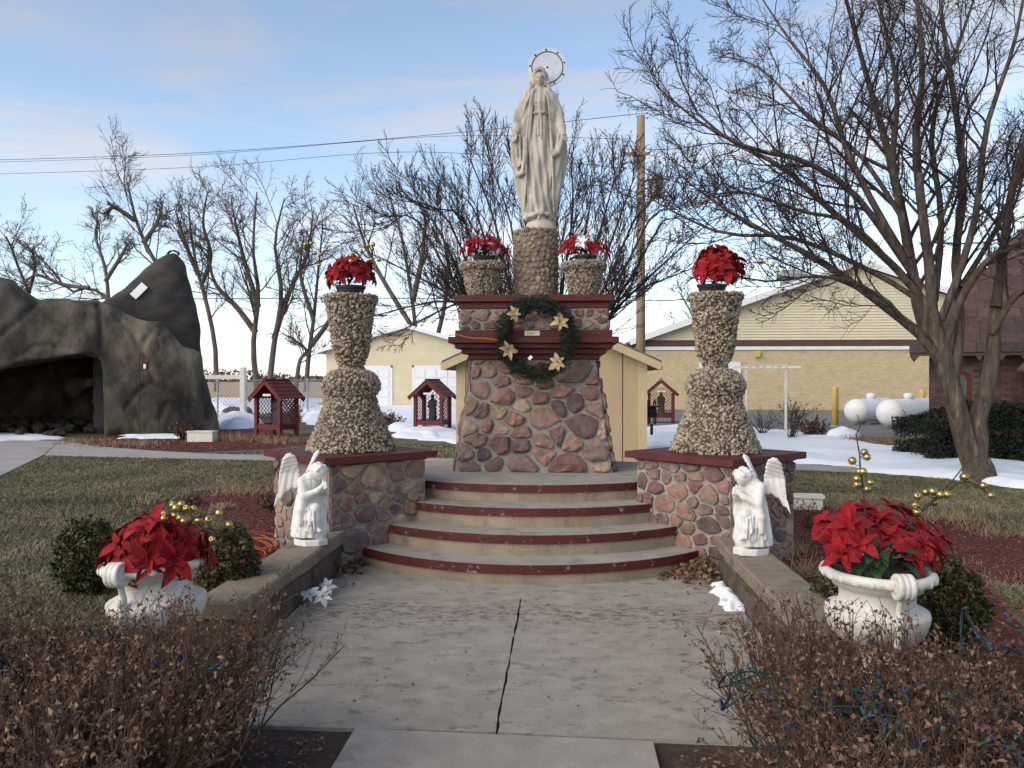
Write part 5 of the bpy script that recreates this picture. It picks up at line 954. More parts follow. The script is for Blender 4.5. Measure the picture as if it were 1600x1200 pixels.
for poly, n in zip(LAWN, (150000, 80000, 12000)):
    q = scatter(poly, n * 2, rs); d = np.hypot(q[:, 0], q[:, 1]); keep = rs.random(len(q)) < np.clip((9.5 / d) ** 1.3, .1, 1); q = q[keep]; q = q[~inside(q[:, 0], q[:, 1], BED_L) & ~inside(q[:, 0], q[:, 1], BED_R)][:n]; k = len(q); d = np.hypot(q[:, 0], q[:, 1])
    a = rs.uniform(0, 6.28, k); h = rs.uniform(.018, .045, k); wd = .0022 + .0006 * d; ln = rs.normal(0, .03, (k, 2)); b = np.c_[q, np.full(k, -.002)]; s = np.c_[np.cos(a) * wd, np.sin(a) * wd, np.zeros(k)]
    Vs.append(np.stack([b - s, b + s, b + np.c_[ln, h]], 1).reshape(-1, 3)); Fs.append(np.arange(3 * k).reshape(-1, 3) + n_); n_ += 3 * k; As.append(np.repeat(np.clip(rs.normal(.5, .25, k) + .9 * vnoise(q[:, 0], q[:, 1], 1.3, 9) + .5 * vnoise(q[:, 0], q[:, 1], 5, 10), 0, 1), 3))
ob('grass', (np.concatenate(Vs), np.concatenate(Fs)), M['grass'], None, False, np.concatenate(As), kind='stuff', label='short dormant lawn grass')
# snow left at the foot of the low wall
p = gr(1140, 938); patch('snow_patch', np.array([(p[0] - .10, p[1] - .36), (p[0] + .07, p[1] - .34), (p[0] + .09, p[1] + .02), (p[0] + .02, p[1] + .30), (p[0] - .08, p[1] + .26), (p[0] - .11, p[1])]), .055, M['snow'], .014, .07, .06, 77, .012, .05, nf=7.0)
# orange extension cord in loose coils
P = []; c = np.array([-2.50, 6.75])
for k in range(420):
    a = k * .235 + .6 * math.sin(k * .09); rr = .20 + .10 * math.sin(k * .071) + .05 * math.sin(k * .031 + 1); cx = c[0] + .10 * math.sin(k * .023) + .04 * math.sin(k * .11); cy = c[1] + .42 * math.sin(k * .017 + 1); P.append((cx + rr * math.cos(a), cy + rr * 1.1 * math.sin(a), .05 + .10 * abs(math.sin(k * .05)) * abs(math.sin(a * .5)) + .02 * math.sin(k * .37)))
P += [(-2.3, 6.0, .05), (-2.1, 5.7, .045), (-2.05, 5.3, .045)]
tag(ob('extension_cord', tubes(np.array(P)[None], np.full((1, len(P)), .0048), 6), M['orange'], None, True), 'tangled coil of orange extension cord on red mulch', 'cord')
# ------------------------------------------------------------------ grotto
TH = math.atan((215 - 800) / FPX); GD = 22.6 / math.cos(TH)      # the grotto faces the lens, well off the walkway axis
gx = lambda u: GD * math.tan(math.atan((u - 800) / FPX) - TH)
def gzv(u, v): ph = math.atan((u - 800) / FPX); return max(-.1, CAM[2] + (HOR - v) / FPX * GD / math.cos(ph - TH) * math.cos(ph))
ga_ = YAW - TH
def toworld(V): x, d = V[:, 0], V[:, 1]; return np.c_[CAM[0] + x * math.cos(ga_) - d * math.sin(ga_), x * math.sin(ga_) + d * math.cos(ga_), V[:, 2]]
gt = thing('grotto', 'dark weathered concrete grotto with a cave mouth and a tall pointed fin', 'grotto', toworld(np.array([[gx(180), GD + 1.5, 0]]))[0])
def sil(pts, k=1.0): return np.array([(gx(u) * k, CAM[2] + (gzv(u, v) - CAM[2]) * k if gzv(u, v) > 0 else -.1) for u, v in pts])
body = sil([(-170, 700), (-170, 500), (-120, 460), (-60, 440), (0, 437), (22, 442), (42, 460), (58, 472), (80, 470), (110, 467), (150, 468), (166, 478), (195, 492), (232, 508), (250, 508), (268, 522), (283, 543), (300, 548), (312, 556), (318, 590), (328, 628), (338, 655), (341, 668), (342, 700)], 1 + .7 / GD)
fin = sil([(150, 700), (150, 500), (172, 474), (205, 447), (240, 415), (262, 402), (272, 402), (284, 418), (293, 450), (300, 500), (308, 560), (318, 620), (322, 700)], 1 + 2.3 / GD)
cave = sil([(-140, 712), (-140, 600), (-60, 585), (0, 575), (40, 565), (80, 558), (130, 553), (148, 554), (158, 562), (162, 580), (163, 640), (163, 712)])
nz3 = lambda x, y, z: .05 * np.sin(2.1 * x + 1.3 * z) * np.sin(1.7 * y + .8 * z) + .03 * np.sin(4.3 * x - 2.2 * z + 1.1 * y) + .016 * np.sin(9.1 * x + 3.2 * y) * np.sin(7.7 * z)
def ext(poly, d0, d1, k, taper=0, grw=0.0):
    def fn(x, y, z):
        a = poly_sdf(x, z, poly) - grw; ww = (d1 - d0) / 2 - taper * np.clip(z, 0, 9); b_ = np.abs(y - (d0 + d1) / 2) - ww
        a, b_ = np.broadcast_arrays(a, b_); return np.maximum(a, b_) + np.maximum(k - np.abs(a - b_), 0) ** 2 / (4 * k) + nz3(x, y, z)
    return fn
f = Field((gx(-175), GD - .4, -.08), (gx(350), GD + 6.4, 4.4), .062)
f.add(ext(body, GD, GD + 2.6, .5, .06, .03), k=0); f.ell((gx(255), GD + .5, .7), (.95, .7, 1.7), .35); f.ell((gx(-6), GD + .9, 2.75), (1.25, 1.0, 1.25), .12); f.add(ext(np.array([(gx(-170), -.1), (gx(172), -.1), (gx(165), 2.6), (gx(-170), 2.6)]), GD + 1.5, GD + 6.2, .3), k=.2)
f.add(ext(cave, GD - 2.5, GD + 5.7, .3), k=.08, cut=True)
SEAM = ([(0, 525), (30, 500), (58, 474)], [(156, 474), (157, 510), (160, 545)], [(180, 492), (208, 522), (217, 545)], [(240, 514), (222, 545), (238, 585), (240, 600)], [(195, 640), (215, 612), (240, 600), (275, 615), (305, 632)], [(20, 560), (60, 540), (110, 545)], [(250, 655), (262, 630), (285, 640)])
from mathutils.bvhtree import BVHTree
V, F = f.net(); bv = BVHTree.FromPolygons(toworld(V).tolist(), F.tolist())
def tolocal(p): x, y = p[0] - CAM[0], p[1]; return np.array([x * math.cos(ga_) + y * math.sin(ga_), -x * math.sin(ga_) + y * math.cos(ga_), p[2]])
for line in SEAM:          # creases between the shells
    P = []
    for u, v in spline(np.array(line, float), 12):
        h = bv.ray_cast(Vector(CAM), (Vector(at(u, v, 10)) - Vector(CAM)).normalized())
        if h[0] is not None and h[3] < 28: P.append(tolocal(np.array(h[0])))
    if len(P) > 3: f.path(P, .07, .03, True)
V, F = f.net(); shell = ob('shell', (toworld(V), F), M['rock'], gt, True)
f = Field((gx(140), GD + .9, -.08), (gx(340), GD + 4.5, 5.4), .085)
f.add(ext(fin, GD + 1.2, GD + 3.6, .5, .14, .12), k=0); V, F = f.net(); fo = ob('fin', (toworld(V), F), M['fin'], gt, True)
bf = BVHTree.FromPolygons([Vector(v.co) + Vector(gt.location) for v in fo.data.vertices], [tuple(q.vertices) for q in fo.data.polygons])
def onfin(u, v): h = bf.ray_cast(Vector(CAM), (Vector(at(u, v, 10)) - Vector(CAM)).normalized()); return (np.array(h[0]), np.array(h[1])) if h[0] is not None else (None, None)
sp_, sn_ = onfin(218, 455)
if sp_ is not None:
    sn_ = nrm(sn_ if sn_[1] < 0 else -sn_); e1 = nrm(np.cross(sn_, (0, 0, 1))); e2 = np.cross(e1, sn_); e2 = e2 if e2[2] > 0 else -e2
    e3 = nrm(e2 * .75 + e1 * (.66 if e1[0] > 0 else -.66)); ob('skylight', bar(sp_ + sn_ * .02 - e3 * .24, sp_ + sn_ * .02 + e3 * .24, .24, .05, sn_), M['doorwhite'], gt)
top = max((np.array(v.co) + np.array(gt.location) for v in fo.data.vertices), key=lambda q: q[2])
ob('top_ring', tube(top + np.array([(.18 * math.cos(a), 0, -.06 + .14 * math.sin(a)) for a in np.linspace(0, 3.14, 9)]), .035, 6), M['metal'], gt)
rs = np.random.RandomState(55); rk = []
for k in range(90):
    u = rs.uniform(-100, 155); d = GD + rs.uniform(.2, 4.5); p = toworld(np.array([[gx(u), d, 0.]]))[0]; s = rs.uniform(.07, .2); p[2] = s * .3 + (d - GD) * .06
    V, F = lathe([(.3, -.6), (.8, -.35), (1, 0), (.75, .45), (.3, .62)], 8); V = V * s * rs.uniform(.7, 1.2, 3) * (1 + rs.uniform(-.15, .15, (len(V), 1))); o = ob('cave_stone', (V + p, F), M['soil'], gt, False)
f = Field((-.8, -.4, -.05), (.8, .4, .9), .05); f.ell((-.25, 0, .4), (.32, .28, .36), .1); f.path([(-.1, 0, .45), (.3, 0, .55), (.6, 0, .58)], [.2, .13, .08], .08); V, F = f.net()
tag(ob('cave_figure', (V + toworld(np.array([[gx(112), GD + 4.2, .9]]))[0], F), M['rock'], None, True), 'dim pale stone figure deep inside the dark cave', 'statue')
# lantern on a hook, white trough, maroon boulders beside it
t = thing('hanging_lantern', 'small red lantern on a thin hook before the grotto', 'lantern', gr(218, 682) * np.array([1, 1, 0])); L0 = gr(218, 682)
D_ = np.linalg.norm(L0[:2] - CAM[:2]); pz = lambda u, v: at(u, v, L0[1] / _c * 1.0)
ob('hook', tube(spline([L0, L0 + np.array([0, 0, 1.6]), L0 + np.array([0, 0, 2.15]), L0 + np.array([.08, 0, 2.25]), L0 + np.array([.15, 0, 2.12])], 16), .012, 5), M['metal'], t)
ob('lantern', cat(box(L0[0] + .12, L0[0] + .22, L0[1] - .05, L0[1] + .05, 1.80, 1.98), box(L0[0] + .10, L0[0] + .24, L0[1] - .07, L0[1] + .07, 1.98, 2.01), bar(L0 + np.array([.17, 0, 2.0]), L0 + np.array([.16, 0, 2.13]), .012, .012)), M['redwood'], t); ob('pane', box(L0[0] + .135, L0[0] + .205, L0[1] - .054, L0[1] - .049, 1.83, 1.95), M['urnwhite'], t)
def trough(label, c, w_, d_, h, rz=0):
    t = thing('planter_box', label, 'planter', c, rz); b_ = .02
    put('box', mesh('box', *cat(box(-w_ / 2, w_ / 2, -d_ / 2, -d_ / 2 + .03, 0, h), box(-w_ / 2, w_ / 2, d_ / 2 - .03, d_ / 2, 0, h), box(-w_ / 2, -w_ / 2 + .03, -d_ / 2 + .03, d_ / 2 - .03, 0, h), box(w_ / 2 - .03, w_ / 2, -d_ / 2 + .03, d_ / 2 - .03, 0, h)), M['urnwhite']), t)
    put('rim', mesh('rim', *cat(box(-w_ / 2 - b_, w_ / 2 + b_, -d_ / 2 - b_, -d_ / 2 + .035, h, h + .03), box(-w_ / 2 - b_, w_ / 2 + b_, d_ / 2 - .035, d_ / 2 + b_, h, h + .03), box(-w_ / 2 - b_, -w_ / 2 + .035, -d_ / 2 + .035, d_ / 2 - .035, h, h + .03), box(w_ / 2 - .035, w_ / 2 + b_, -d_ / 2 + .035, d_ / 2 - .035, h, h + .03)), M['urnwhite']), t); put('soil', mesh('soil', *box(-w_ / 2 + .03, w_ / 2 - .03, -d_ / 2 + .03, d_ / 2 - .03, h * .5, h * .85), M['soil']), t)
trough('small white trough at the foot of the grotto', gr(316, 692), .62, .3, .26)
trough('white planter box beside the stone pier', gr(1258, 806) + np.array([.05, .3, 0]), .44, .2, .17, R(-8)); trough('narrow white planter behind the pier near the lawn', gr(437, 776) + np.array([0.02, .3, 0]), .16, .5, .26, R(8))
def boulder(label, c, r, seed, m='redrock'):
    rs = np.random.RandomState(seed); f = Field((-1.2, -1.2, -.2), (1.2, 1.2, 1.2), .12); f.ell((0, 0, .3), (.85, .8, .75), .1)
    for k in range(6): d = nrm(rs.normal(size=3)); f.ell(d * .4 + np.array([0, 0, .35]), rs.uniform(.3, .55, 3), .1)
    V, F = f.net(); tag(ob('boulder', (V * np.asarray(r) + c, F), M[m], None, True), label, 'boulder')
boulder('larger maroon boulder in the snow beside the grotto', gr(365, 654), (.55, .4, .45), 1); boulder('smaller maroon boulder leaning by the fence post', gr(385, 650), (.3, .3, .38), 2)
boulder('pale snow dusted boulder beside the bollard', gr(1318, 688), (.5, .4, .3), 3, 'snow')
# ------------------------------------------------------------------ red shrines with lattice and a figure inside
def lat(w_, h, s=.085, bw_=.014):
    V = []
    for sg in (1, -1):
        for k in np.arange(-h, w_ + h, s * 1.4):
            pts = []
            x0, x1 = k, k + h
            a0, a1 = max(0, x0), min(w_, x1)
            if a1 - a0 < .02: continue
            z0, z1 = (a0 - x0), (a1 - x0)
            if sg < 0: z0, z1 = h - z0, h - z1
            V.append(bar((a0, 0, z0), (a1, 0, z1), bw_, .01 + .002 * sg, (0, 1, 0)))
    return cat(*V)
def figure_mesh(h, m):
    f = Field((-.22, -.2, 0), (.22, .2, 1.0), .025); f.add(stack(np.array([0, .1, .4, .6, .75, .8]), np.array([.15, .14, .13, .12, .12, .06]), np.array([.12, .12, .10, .1, .09, .05]), 0, 0, lambda th, z, x: -.008 * np.sin(th * 7)), k=0)
    f.ell((0, -.01, .90), (.06, .065, .085), .02); f.cap((0, 0, .78), (0, -.01, .88), .04, .035, .03)
    for e in (-1, 1): f.path([(e * .11, 0, .72), (e * .13, -.05, .56), (e * .03, -.12, .60)], [.045, .04, .03], .02)
    V, F = f.net(); return mesh('figure', V * h, F, m, True)
def shrine(c, rz, label, flab, fm):
    t = thing('lattice_shrine', label, 'shrine', c, rz, 'red lattice shrines'); w_, d_, hp = .82, .62, 1.05
    for x in (-1, 1):
        for y in (-1, 1): put('post', mesh('post', *bbox(x * w_ / 2 - .05, x * w_ / 2 + .05, y * d_ / 2 - .05, y * d_ / 2 + .05, 0, hp, .005), M['redwood']), t)
    put('floor', mesh('floor', *box(-w_ / 2 + .05, w_ / 2 - .05, -d_ / 2, d_ / 2, .20, .26), M['redwood']), t)
    put('rail', mesh('rail', *cat(box(-w_ / 2 + .05, w_ / 2 - .05, -d_ / 2 - .03, -d_ / 2 - .005, .2, .34), box(-w_ / 2 + .05, w_ / 2 - .05, d_ / 2 + .005, d_ / 2 + .03, .2, .34), box(-w_ / 2 - .02, -w_ / 2 + .0, -d_ / 2 + .05, d_ / 2 - .05, .2, .34), box(w_ / 2, w_ / 2 + .02, -d_ / 2 + .05, d_ / 2 - .05, .2, .34)), M['redwood']), t)
    o = put('lattice', mesh('lattice', *lat(w_ - .1, .95), M['redwood']), t, (-w_ / 2 + .05, d_ / 2 + .01, .3))
    for x in (-1, 1): put('lattice', mesh('lattice', *lat(d_ - .1, .75), M['redwood']), t, (x * (w_ / 2 - .01), -d_ / 2 + .05, .32), (0, 0, R(90)))
    hr, ov = .50, .17; sl = math.atan2(hr, w_ / 2 + ov); rl = math.hypot(hr, w_ / 2 + ov); zr = hp + hr - .08
    for s in (-1, 1):
        for k in range(5):
            a = k / 5 * rl; b2 = (k + 1) / 5 * rl + .025; P = lambda q, o_: np.array([s * q * math.cos(sl), 0, zr + .05 - q * math.sin(sl) + o_])
            for j in range(4): y0 = -d_ / 2 - .16 + j * (d_ + .32) / 4; put('roof_board', mesh('roof_board', *bar(P(a, .012) + np.array([0, y0 + .003, 0]) * 0 + np.array([0, y0 + (d_ + .32) / 8, 0]), P(b2, .026) + np.array([0, y0 + (d_ + .32) / 8, 0]), (d_ + .32) / 4 - .006, .018), M['redwood']), t)
        for y in (-1, 1): put('rake_board', mesh('rake_board', *bar(np.array([0, y * (d_ / 2 + .13), zr + .0]), np.array([s * rl * math.cos(sl), y * (d_ / 2 + .13), zr - rl * math.sin(sl)]), .03, .10, (0, 0, 1)), M['redwood']), t)
    put('ridge_board', mesh('ridge_board', *box(-.05, .05, -d_ / 2 - .165, d_ / 2 + .165, zr + .055, zr + .085), M['redwood']), t)
    put('name_board', mesh('name_board', *box(-.14, .14, -d_ / 2 - .06, -d_ / 2 - .04, hp + .04, hp + .10), M['urnwhite']), t)
    m4 = Matrix.Rotation(rz, 4, 'Z'); 
    tag(put('statuette', figure_mesh(.86, M[fm]), None, (c[0], c[1], .262), (0, 0, rz)), flab, 'statue', 'statuettes inside the red shrines')
shrine(gr(432, 682), R(-24), 'red lattice shrine nearest the grotto', 'dark statuette inside the shrine nearest the grotto', 'bronze')
shrine(gr(676, 674), R(-14), 'red lattice shrine in front of the garage doors', 'dark statuette inside the shrine before the garage', 'bronze')
shrine(gr(1033, 661), R(-6), 'red lattice shrine between the tan shed and the pebble urn', 'brown robed statuette inside the shrine beside the shed', 'brownrobe')
# ------------------------------------------------------------------ tan shed behind the pedestal
def gable(name, x0, x1, y, z0, ze, zp, m, parent): return ob(name, (np.array([(x0, y, z0), (x1, y, z0), (x1, y, ze), ((x0 + x1) / 2, y, zp), (x0, y, ze), (x0, y + .06, z0), (x1, y + .06, z0), (x1, y + .06, ze), ((x0 + x1) / 2, y + .06, zp), (x0, y + .06, ze)]), [(0, 1, 2, 3, 4), (9, 8, 7, 6, 5), (0, 5, 6, 1), (1, 6, 7, 2), (2, 7, 8, 3), (3, 8, 9, 4), (4, 9, 5, 0)]), m, parent)
YS = 14.75; xa = at(713, 600, YS)[0]; xb = at(1009, 600, YS)[0]; ZE, ZP = 1.86, 2.62
sh = thing('shed', 'tan panelled garden shed with gable roof behind the pedestal', 'shed', ((xa + xb) / 2, YS + 1.3, 0))
gable('front_wall', xa, xb, YS, -.02, ZE, ZP, M['tan'], sh); ob('side_wall', box(xb - .06, xb - .002, YS + .062, YS + 2.6, -.02, ZE), M['tan'], sh); ob('side_wall', box(xa + .002, xa + .06, YS + .062, YS + 2.6, -.02, ZE), M['tan'], sh); gable('back_wall', xa, xb, YS + 2.6, -.02, ZE, ZP, M['tan'], sh)
for x in (xa, xb - .14): ob('corner_board', box(x - .012, x + .152, YS - .022, YS - .002, -.02, ZE + .02), M['tantrim'], sh)
for k in range(1, 8): x = xa + k * (xb - xa) / 8; ob('batten_groove', box(x - .008, x + .008, YS - .006, YS - .001, .02, ZE + (ZP - ZE) * min(k, 8 - k) / 4 - .05), M['brownband'], sh)
mid = (xa + xb) / 2
for s, xe in ((-1, xa), (1, xb)):
    e = np.array([xe + s * .24, 0, ZE - .24 * (ZP - ZE) / ((xb - xa) / 2)]); r_ = np.array([mid, 0, ZP]); off = np.array([0, 0, .07])
    V = np.array([e + off + (0, YS - .25, 0), r_ + off + (0, YS - .25, 0), r_ + off + (0, YS + 2.9, 0), e + off + (0, YS + 2.9, 0)]); V = np.r_[V, V + np.array([0, 0, .05])]; ob('roof', (V, BOXF if s > 0 else [f_[::-1] for f_ in BOXF]), M['roofgrey'], sh)
    ob('rake_board', bar(e + np.array([0, YS - .24, .01]), r_ + np.array([0, YS - .24, .01]), .03, .13), M['tantrim'], sh); ob('soffit', bar(e + np.array([0, YS - .12, .03]), r_ + np.array([0, YS - .12, .03]), .2, .02), M['tan'], sh)
    ob('fascia', box(e[0] - .015, e[0] + .015, YS - .22, YS + 2.9, e[2] - .04, e[2] + .09), M['tantrim'], sh)
t = thing('hose_reel', 'dark metal hose reel on the side of the tan shed', 'hose reel', (xb + .05, YS + .4, .95)); 
for k, dx in enumerate((.03, .14)): put('wheel', mesh('wheel', *tube(np.array([(dx, .22 * math.cos(a), .22 * math.sin(a)) for a in np.linspace(0, 6.283, 20)]), .014, 6), M['metal']), t)
put('drum', mesh('drum', *tube([(.02, 0, 0), (.15, 0, 0)], .11, 12), M['metal']), t); put('bracket', mesh('bracket', *cat(bar((-.05, 0, -.3), (.02, 0, 0), .03, .03), bar((.085, 0, -.42), (.085, 0, -.22), .05, .02), bar((-.05, 0, .1), (.25, 0, .1), .025, .025))  , M['metal']), t)
# ------------------------------------------------------------------ yellow garage
def siding(name, x0, x1, y, z0, ze, zp, m, parent, step=.115):     # lapped boards, too thin to tell apart one by one
    V = []; z = z0; mid = (x0 + x1) / 2
    while z < zp - .02:
        zt = min(z + step, zp); a = 0 if z < ze else (z - ze) / (zp - ze); b_ = 0 if zt < ze else (zt - ze) / (zp - ze); h = (x1 - x0) / 2
        V.append((np.array([(x0 + a * h, y - .04, z), (x1 - a * h, y - .04, z), (x1 - b_ * h, y, zt), (x0 + b_ * h, y, zt), (x0 + a * h, y, z), (x1 - a * h, y, z)]), [(0, 1, 2, 3), (4, 5, 1, 0)])); z = zt
    o = ob(name, cat(*V), m, parent); return o
YG = 43.0; X = lambda u: at(u, 600, YG)[0]; x0, x1 = X(504), X(764); ze, zp = 3.05, 4.25
ga = thing('garage', 'yellow sided garage with two white doors behind the snow', 'garage', ((x0 + x1) / 2, YG + 4, 0)); s_ = siding('siding', x0, x1, YG, 0, ze, zp, M['yellowsiding'], ga); gable('front_wall', x0, x1, YG + .01, -.05, ze, zp - .02, M['yellowsiding'], ga); ob('side_wall', box(x0, x0 + .1, YG + .08, YG + 8, -.05, ze), M['yellowsiding'], ga); ob('side_wall', box(x1 - .1, x1, YG + .08, YG + 8, -.05, ze), M['yellowsiding'], ga)
for u in (534, 645):
    a = X(u); d = ob('garage_door', box(a, a + 2.45, YG - .05, YG - .025, 0, 2.15), M['doorwhite'], ga)
    for i in range(4):
        for j in range(4): ob('door_panel', bbox(a + .06 + i * .595, a + .06 + i * .595 + .53, YG - .075, YG - .049, .07 + j * .52, .07 + j * .52 + .43, .02), M['doorwhite'], d)
    ob('door_trim', cat(box(a - .1, a - .003, YG - .06, YG - .024, 0, 2.25), box(a + 2.453, a + 2.55, YG - .06, YG - .024, 0, 2.25), box(a - .1, a + 2.55, YG - .06, YG - .024, 2.153, 2.25)), M['doorwhite'], ga)
for s, xe in ((-1, x0), (1, x1)):
    e = np.array([xe + s * .45, 0, ze - .45 * (zp - ze) / ((x1 - x0) / 2)]); r_ = np.array([(x0 + x1) / 2, 0, zp]); V = np.array([e + (0, YG - .4, .05), r_ + (0, YG - .4, .05), r_ + (0, YG + 8.3, .05), e + (0, YG + 8.3, .05)]); V = np.r_[V, V + np.array([0, 0, .1])]; ob('roof', (V, BOXF if s > 0 else [q[::-1] for q in BOXF]), M['roofgrey'], ga); ob('rake_board', bar(e + np.array([0, YG - .4, .06]), r_ + np.array([0, YG - .4, .06]), .04, .2), M['doorwhite'], ga)
    ob('gutter', box(e[0] - .06, e[0] + .06, YG - .4, YG + 8.3, e[2] - .05, e[2] + .12), M['doorwhite'], ga)
# ------------------------------------------------------------------ brick hall
YH = 42.0; X = lambda u: at(u, 600, YH)[0]; x0 = X(1000); xm = X(1328); x1 = 2 * xm - x0; ze, zp = 3.35, 7.2
ha = thing('brick_hall', 'long yellow brick hall with cream sided gable and brown band', 'building', (xm, YH + 8, 0)); ob('wall', box(x0, x1, YH, YH + 16, -.05, 3.0), M['ybrick'], ha)
ob('white_trim', box(x0 - .15, x1 + .15, YH - .08, YH + 16.1, 3.003, 3.17), M['doorwhite'], ha); ob('brown_band', box(x0 - .1, x1 + .1, YH - .05, YH + 16.06, 3.172, 3.5), M['brownband'], ha)
siding('siding', x0 + .1, x1 - .1, YH, 3.5, 3.501, zp, M['creamsiding'], ha, .14); gable('gable_wall', x0 + .1, x1 - .1, YH + .01, 3.5, 3.501, zp - .03, M['creamsiding'], ha)
for s, xe in ((-1, x0), (1, x1)):
    e = np.array([xe + s * .6, 0, 3.5 - .6 * (zp - 3.5) / ((x1 - x0) / 2)]); r_ = np.array([xm, 0, zp + .03]); V = np.array([e + (0, YH - .5, .05), r_ + (0, YH - .5, .05), r_ + (0, YH + 16.5, .05), e + (0, YH + 16.5, .05)]); V = np.r_[V, V + np.array([0, 0, .12])]; ob('roof', (V, BOXF if s > 0 else [q[::-1] for q in BOXF]), M['roofgrey'], ha); ob('rake_board', bar(e + np.array([0, YH - .5, .08]), r_ + np.array([0, YH - .5, .08]), .05, .3), M['doorwhite'], ha)
a = X(1090); d = ob('door', box(a, a + 2.05, YH - .06, YH - .004, 0, 2.4), M['doorwhite'], ha); ob('door_gap', box(a + 1.01, a + 1.04, YH - .065, YH - .059, .02, 2.36), M['metal'], d); ob('wall_lamp', cat(box(X(1175), X(1175) + .22, YH - .2, YH - .002, 2.65, 2.95)), M['bollard'], ha)
ob('roof_vent', cat(box(X(1243), X(1243) + .9, YH + 3, YH + 3.9, 4.8, 7.0), box(X(1243) - .15, X(1243) + 1.05, YH + 2.85, YH + 4.05, 7.0, 7.35)), M['galv'], ha)
# ------------------------------------------------------------------ church
YC = 19.3; X = lambda u: at(u, 600, YC)[0]; x0 = X(1438); x1 = x0 + 7; ze = 2.15
ch = thing('brick_church', 'dark red brick church with steep brown shingled roof', 'building', (x0, YC, 0)); ob('wall', box(x0 + .02, x1, YC + .02, YC + 6, -.05, ze), M['churchmortar'], ch)
rs = np.random.RandomState(66); V = []; n = 0; A = []; wins = [(x0 + .36, x0 + .80, .62, 1.75), (x0 + 2.15, x0 + 2.65, .75, 1.85)]
for r_ in range(32):
    z = r_ * .068
    for k in range(34):
        xx = x0 + k * .212 + (.106 if r_ % 2 else 0) - .106; a_, b_ = max(xx, x0), min(xx + .203, x1); zc = z + .03
        if b_ - a_ < .03 or any(w0 - .02 < b_ and a_ < w1 + .02 and q0 < zc < q1 + .05 for w0, w1, q0, q1 in wins): continue
        v, f_ = box(a_, b_, YC - rs.uniform(0, .006), YC + .03, z, z + .059); V.append((v, f_)); A += [rs.random()] * 8
for k in range(26):
    for r_ in range(32): v, f_ = box(x0 - rs.uniform(0, .006), x0 + .03, YC + .04 + k * .23 + (.115 if r_ % 2 else 0), YC + .04 + k * .23 + .222 + (.115 if r_ % 2 else 0), r_ * .068, r_ * .068 + .059); V.append((v, f_)); A += [rs.random()] * 8
VF = cat(*V); o = ob('bricks', VF, M['churchbrick'], ch, False, A); o['kind'] = 'stuff'
for w0, w1, q0, q1 in wins:
    arch = [(w0, q0), (w1, q0), (w1, q1 - .22)] + [((w0 + w1) / 2 + (w1 - w0) / 2 * math.cos(a), q1 - .22 + .22 * math.sin(a)) for a in np.linspace(.2, 2.94, 7)] + [(w0, q1 - .22)]
    v, f_ = prism(arch, 0, .05); wn = ob('window', (np.c_[v[:, 0], YC - .012 + v[:, 2], v[:, 1]], [q[::-1] for q in f_]), M['redwood'], ch)
    ar2 = [((x - (w0 + w1) / 2) * .62 + (w0 + w1) / 2, (z - (q0 + q1) / 2) * .84 + (q0 + q1) / 2) for x, z in arch]; v, f_ = prism(ar2, 0, .02); ob('pane', (np.c_[v[:, 0], YC - .022 + v[:, 2], v[:, 1]], [q[::-1] for q in f_]), M['glass'], wn); ob('sill', box(w0 - .06, w1 + .06, YC - .05, YC + .0, q0 - .12, q0 - .005), M['path'], wn)
# hipped roof: deck, then shingles laid in courses on the slope that faces the lawn
E0 = np.array([x0 - .42, YC - .42, ze - .02]); run, rise = 3.9, 4.3; pitch = rise / run; ln = 8.0
deck = np.array([E0, E0 + (ln + 5, 0, 0), E0 + (ln + 5, run, rise), E0 + (run * .9, run, rise), E0 + (0, 2 * run, 0)]); V = np.r_[deck, deck - np.array([0, 0, .07])]
rf = ob('roof', (V, [(0, 1, 2, 3), (0, 3, 4), (5, 8, 7, 6), (5, 9, 8), (0, 5, 6, 1), (0, 4, 9, 5), (1, 6, 7, 2), (2, 7, 8, 3), (3, 8, 9, 4)]), M['brownband'], ch)
sl2 = math.hypot(run, rise); uy = np.array([0, run, rise]) / sl2; un = np.array([0, -rise, run]) / sl2; cnt = 0
sv, sf = bbox(-.5, .5, 0, 1, 0, 1, .02); SH = mesh('shingle', sv, sf, M['shingle']); rot = Matrix((Vector((1, 0, 0)), Vector(uy), Vector(un))).transposed().to_euler()
for r_ in range(21):
    s0 = r_ * .27; xl = s0 / sl2 * run * .9
    if s0 + .27 > sl2: break
    k = 0; xx = xl - rs.uniform(0, .25)
    while xx < 4.3 and cnt < 300:
        w_ = rs.uniform(.36, .5); a_ = max(xx, xl - .02); 
        if xx + w_ - a_ > .08: p = E0 + np.array([(a_ + xx + w_) / 2, 0, 0]) + uy * (s0 - .02) + un * (.004 + .006 * (k % 2)); put('shingle', SH, rf, Vector(p) - Vector(ch.location), rot, (xx + w_ - a_ - .008, .30, .022 + rs.uniform(0, .012))); cnt += 1
        xx += w_; k += 1
V = []
for k in range(7): x = E0[0] + .02 + k * .42; V.append(prism([(x, 0), (x + .16, 0), (x + .08, -.13)], 0, .03))
ob('eave_points', cat(*[(np.c_[v[:, 0], E0[1] + .03 - v[:, 2], E0[2] - .06 + v[:, 1]], [q[::-1] for q in f_]) for v, f_ in V]), M['brownband'], rf)
gxx = X(1560); gy = YC - 1.3; gw = 3.4; gp = 4.7; gable('porch_wall', gxx + .25, gxx + gw + .25 + 1.5, gy + .25, -.05, 1.9, gp, M['churchmortar'], ch)
pm = gxx + .25 + (gw + 1.5) / 2
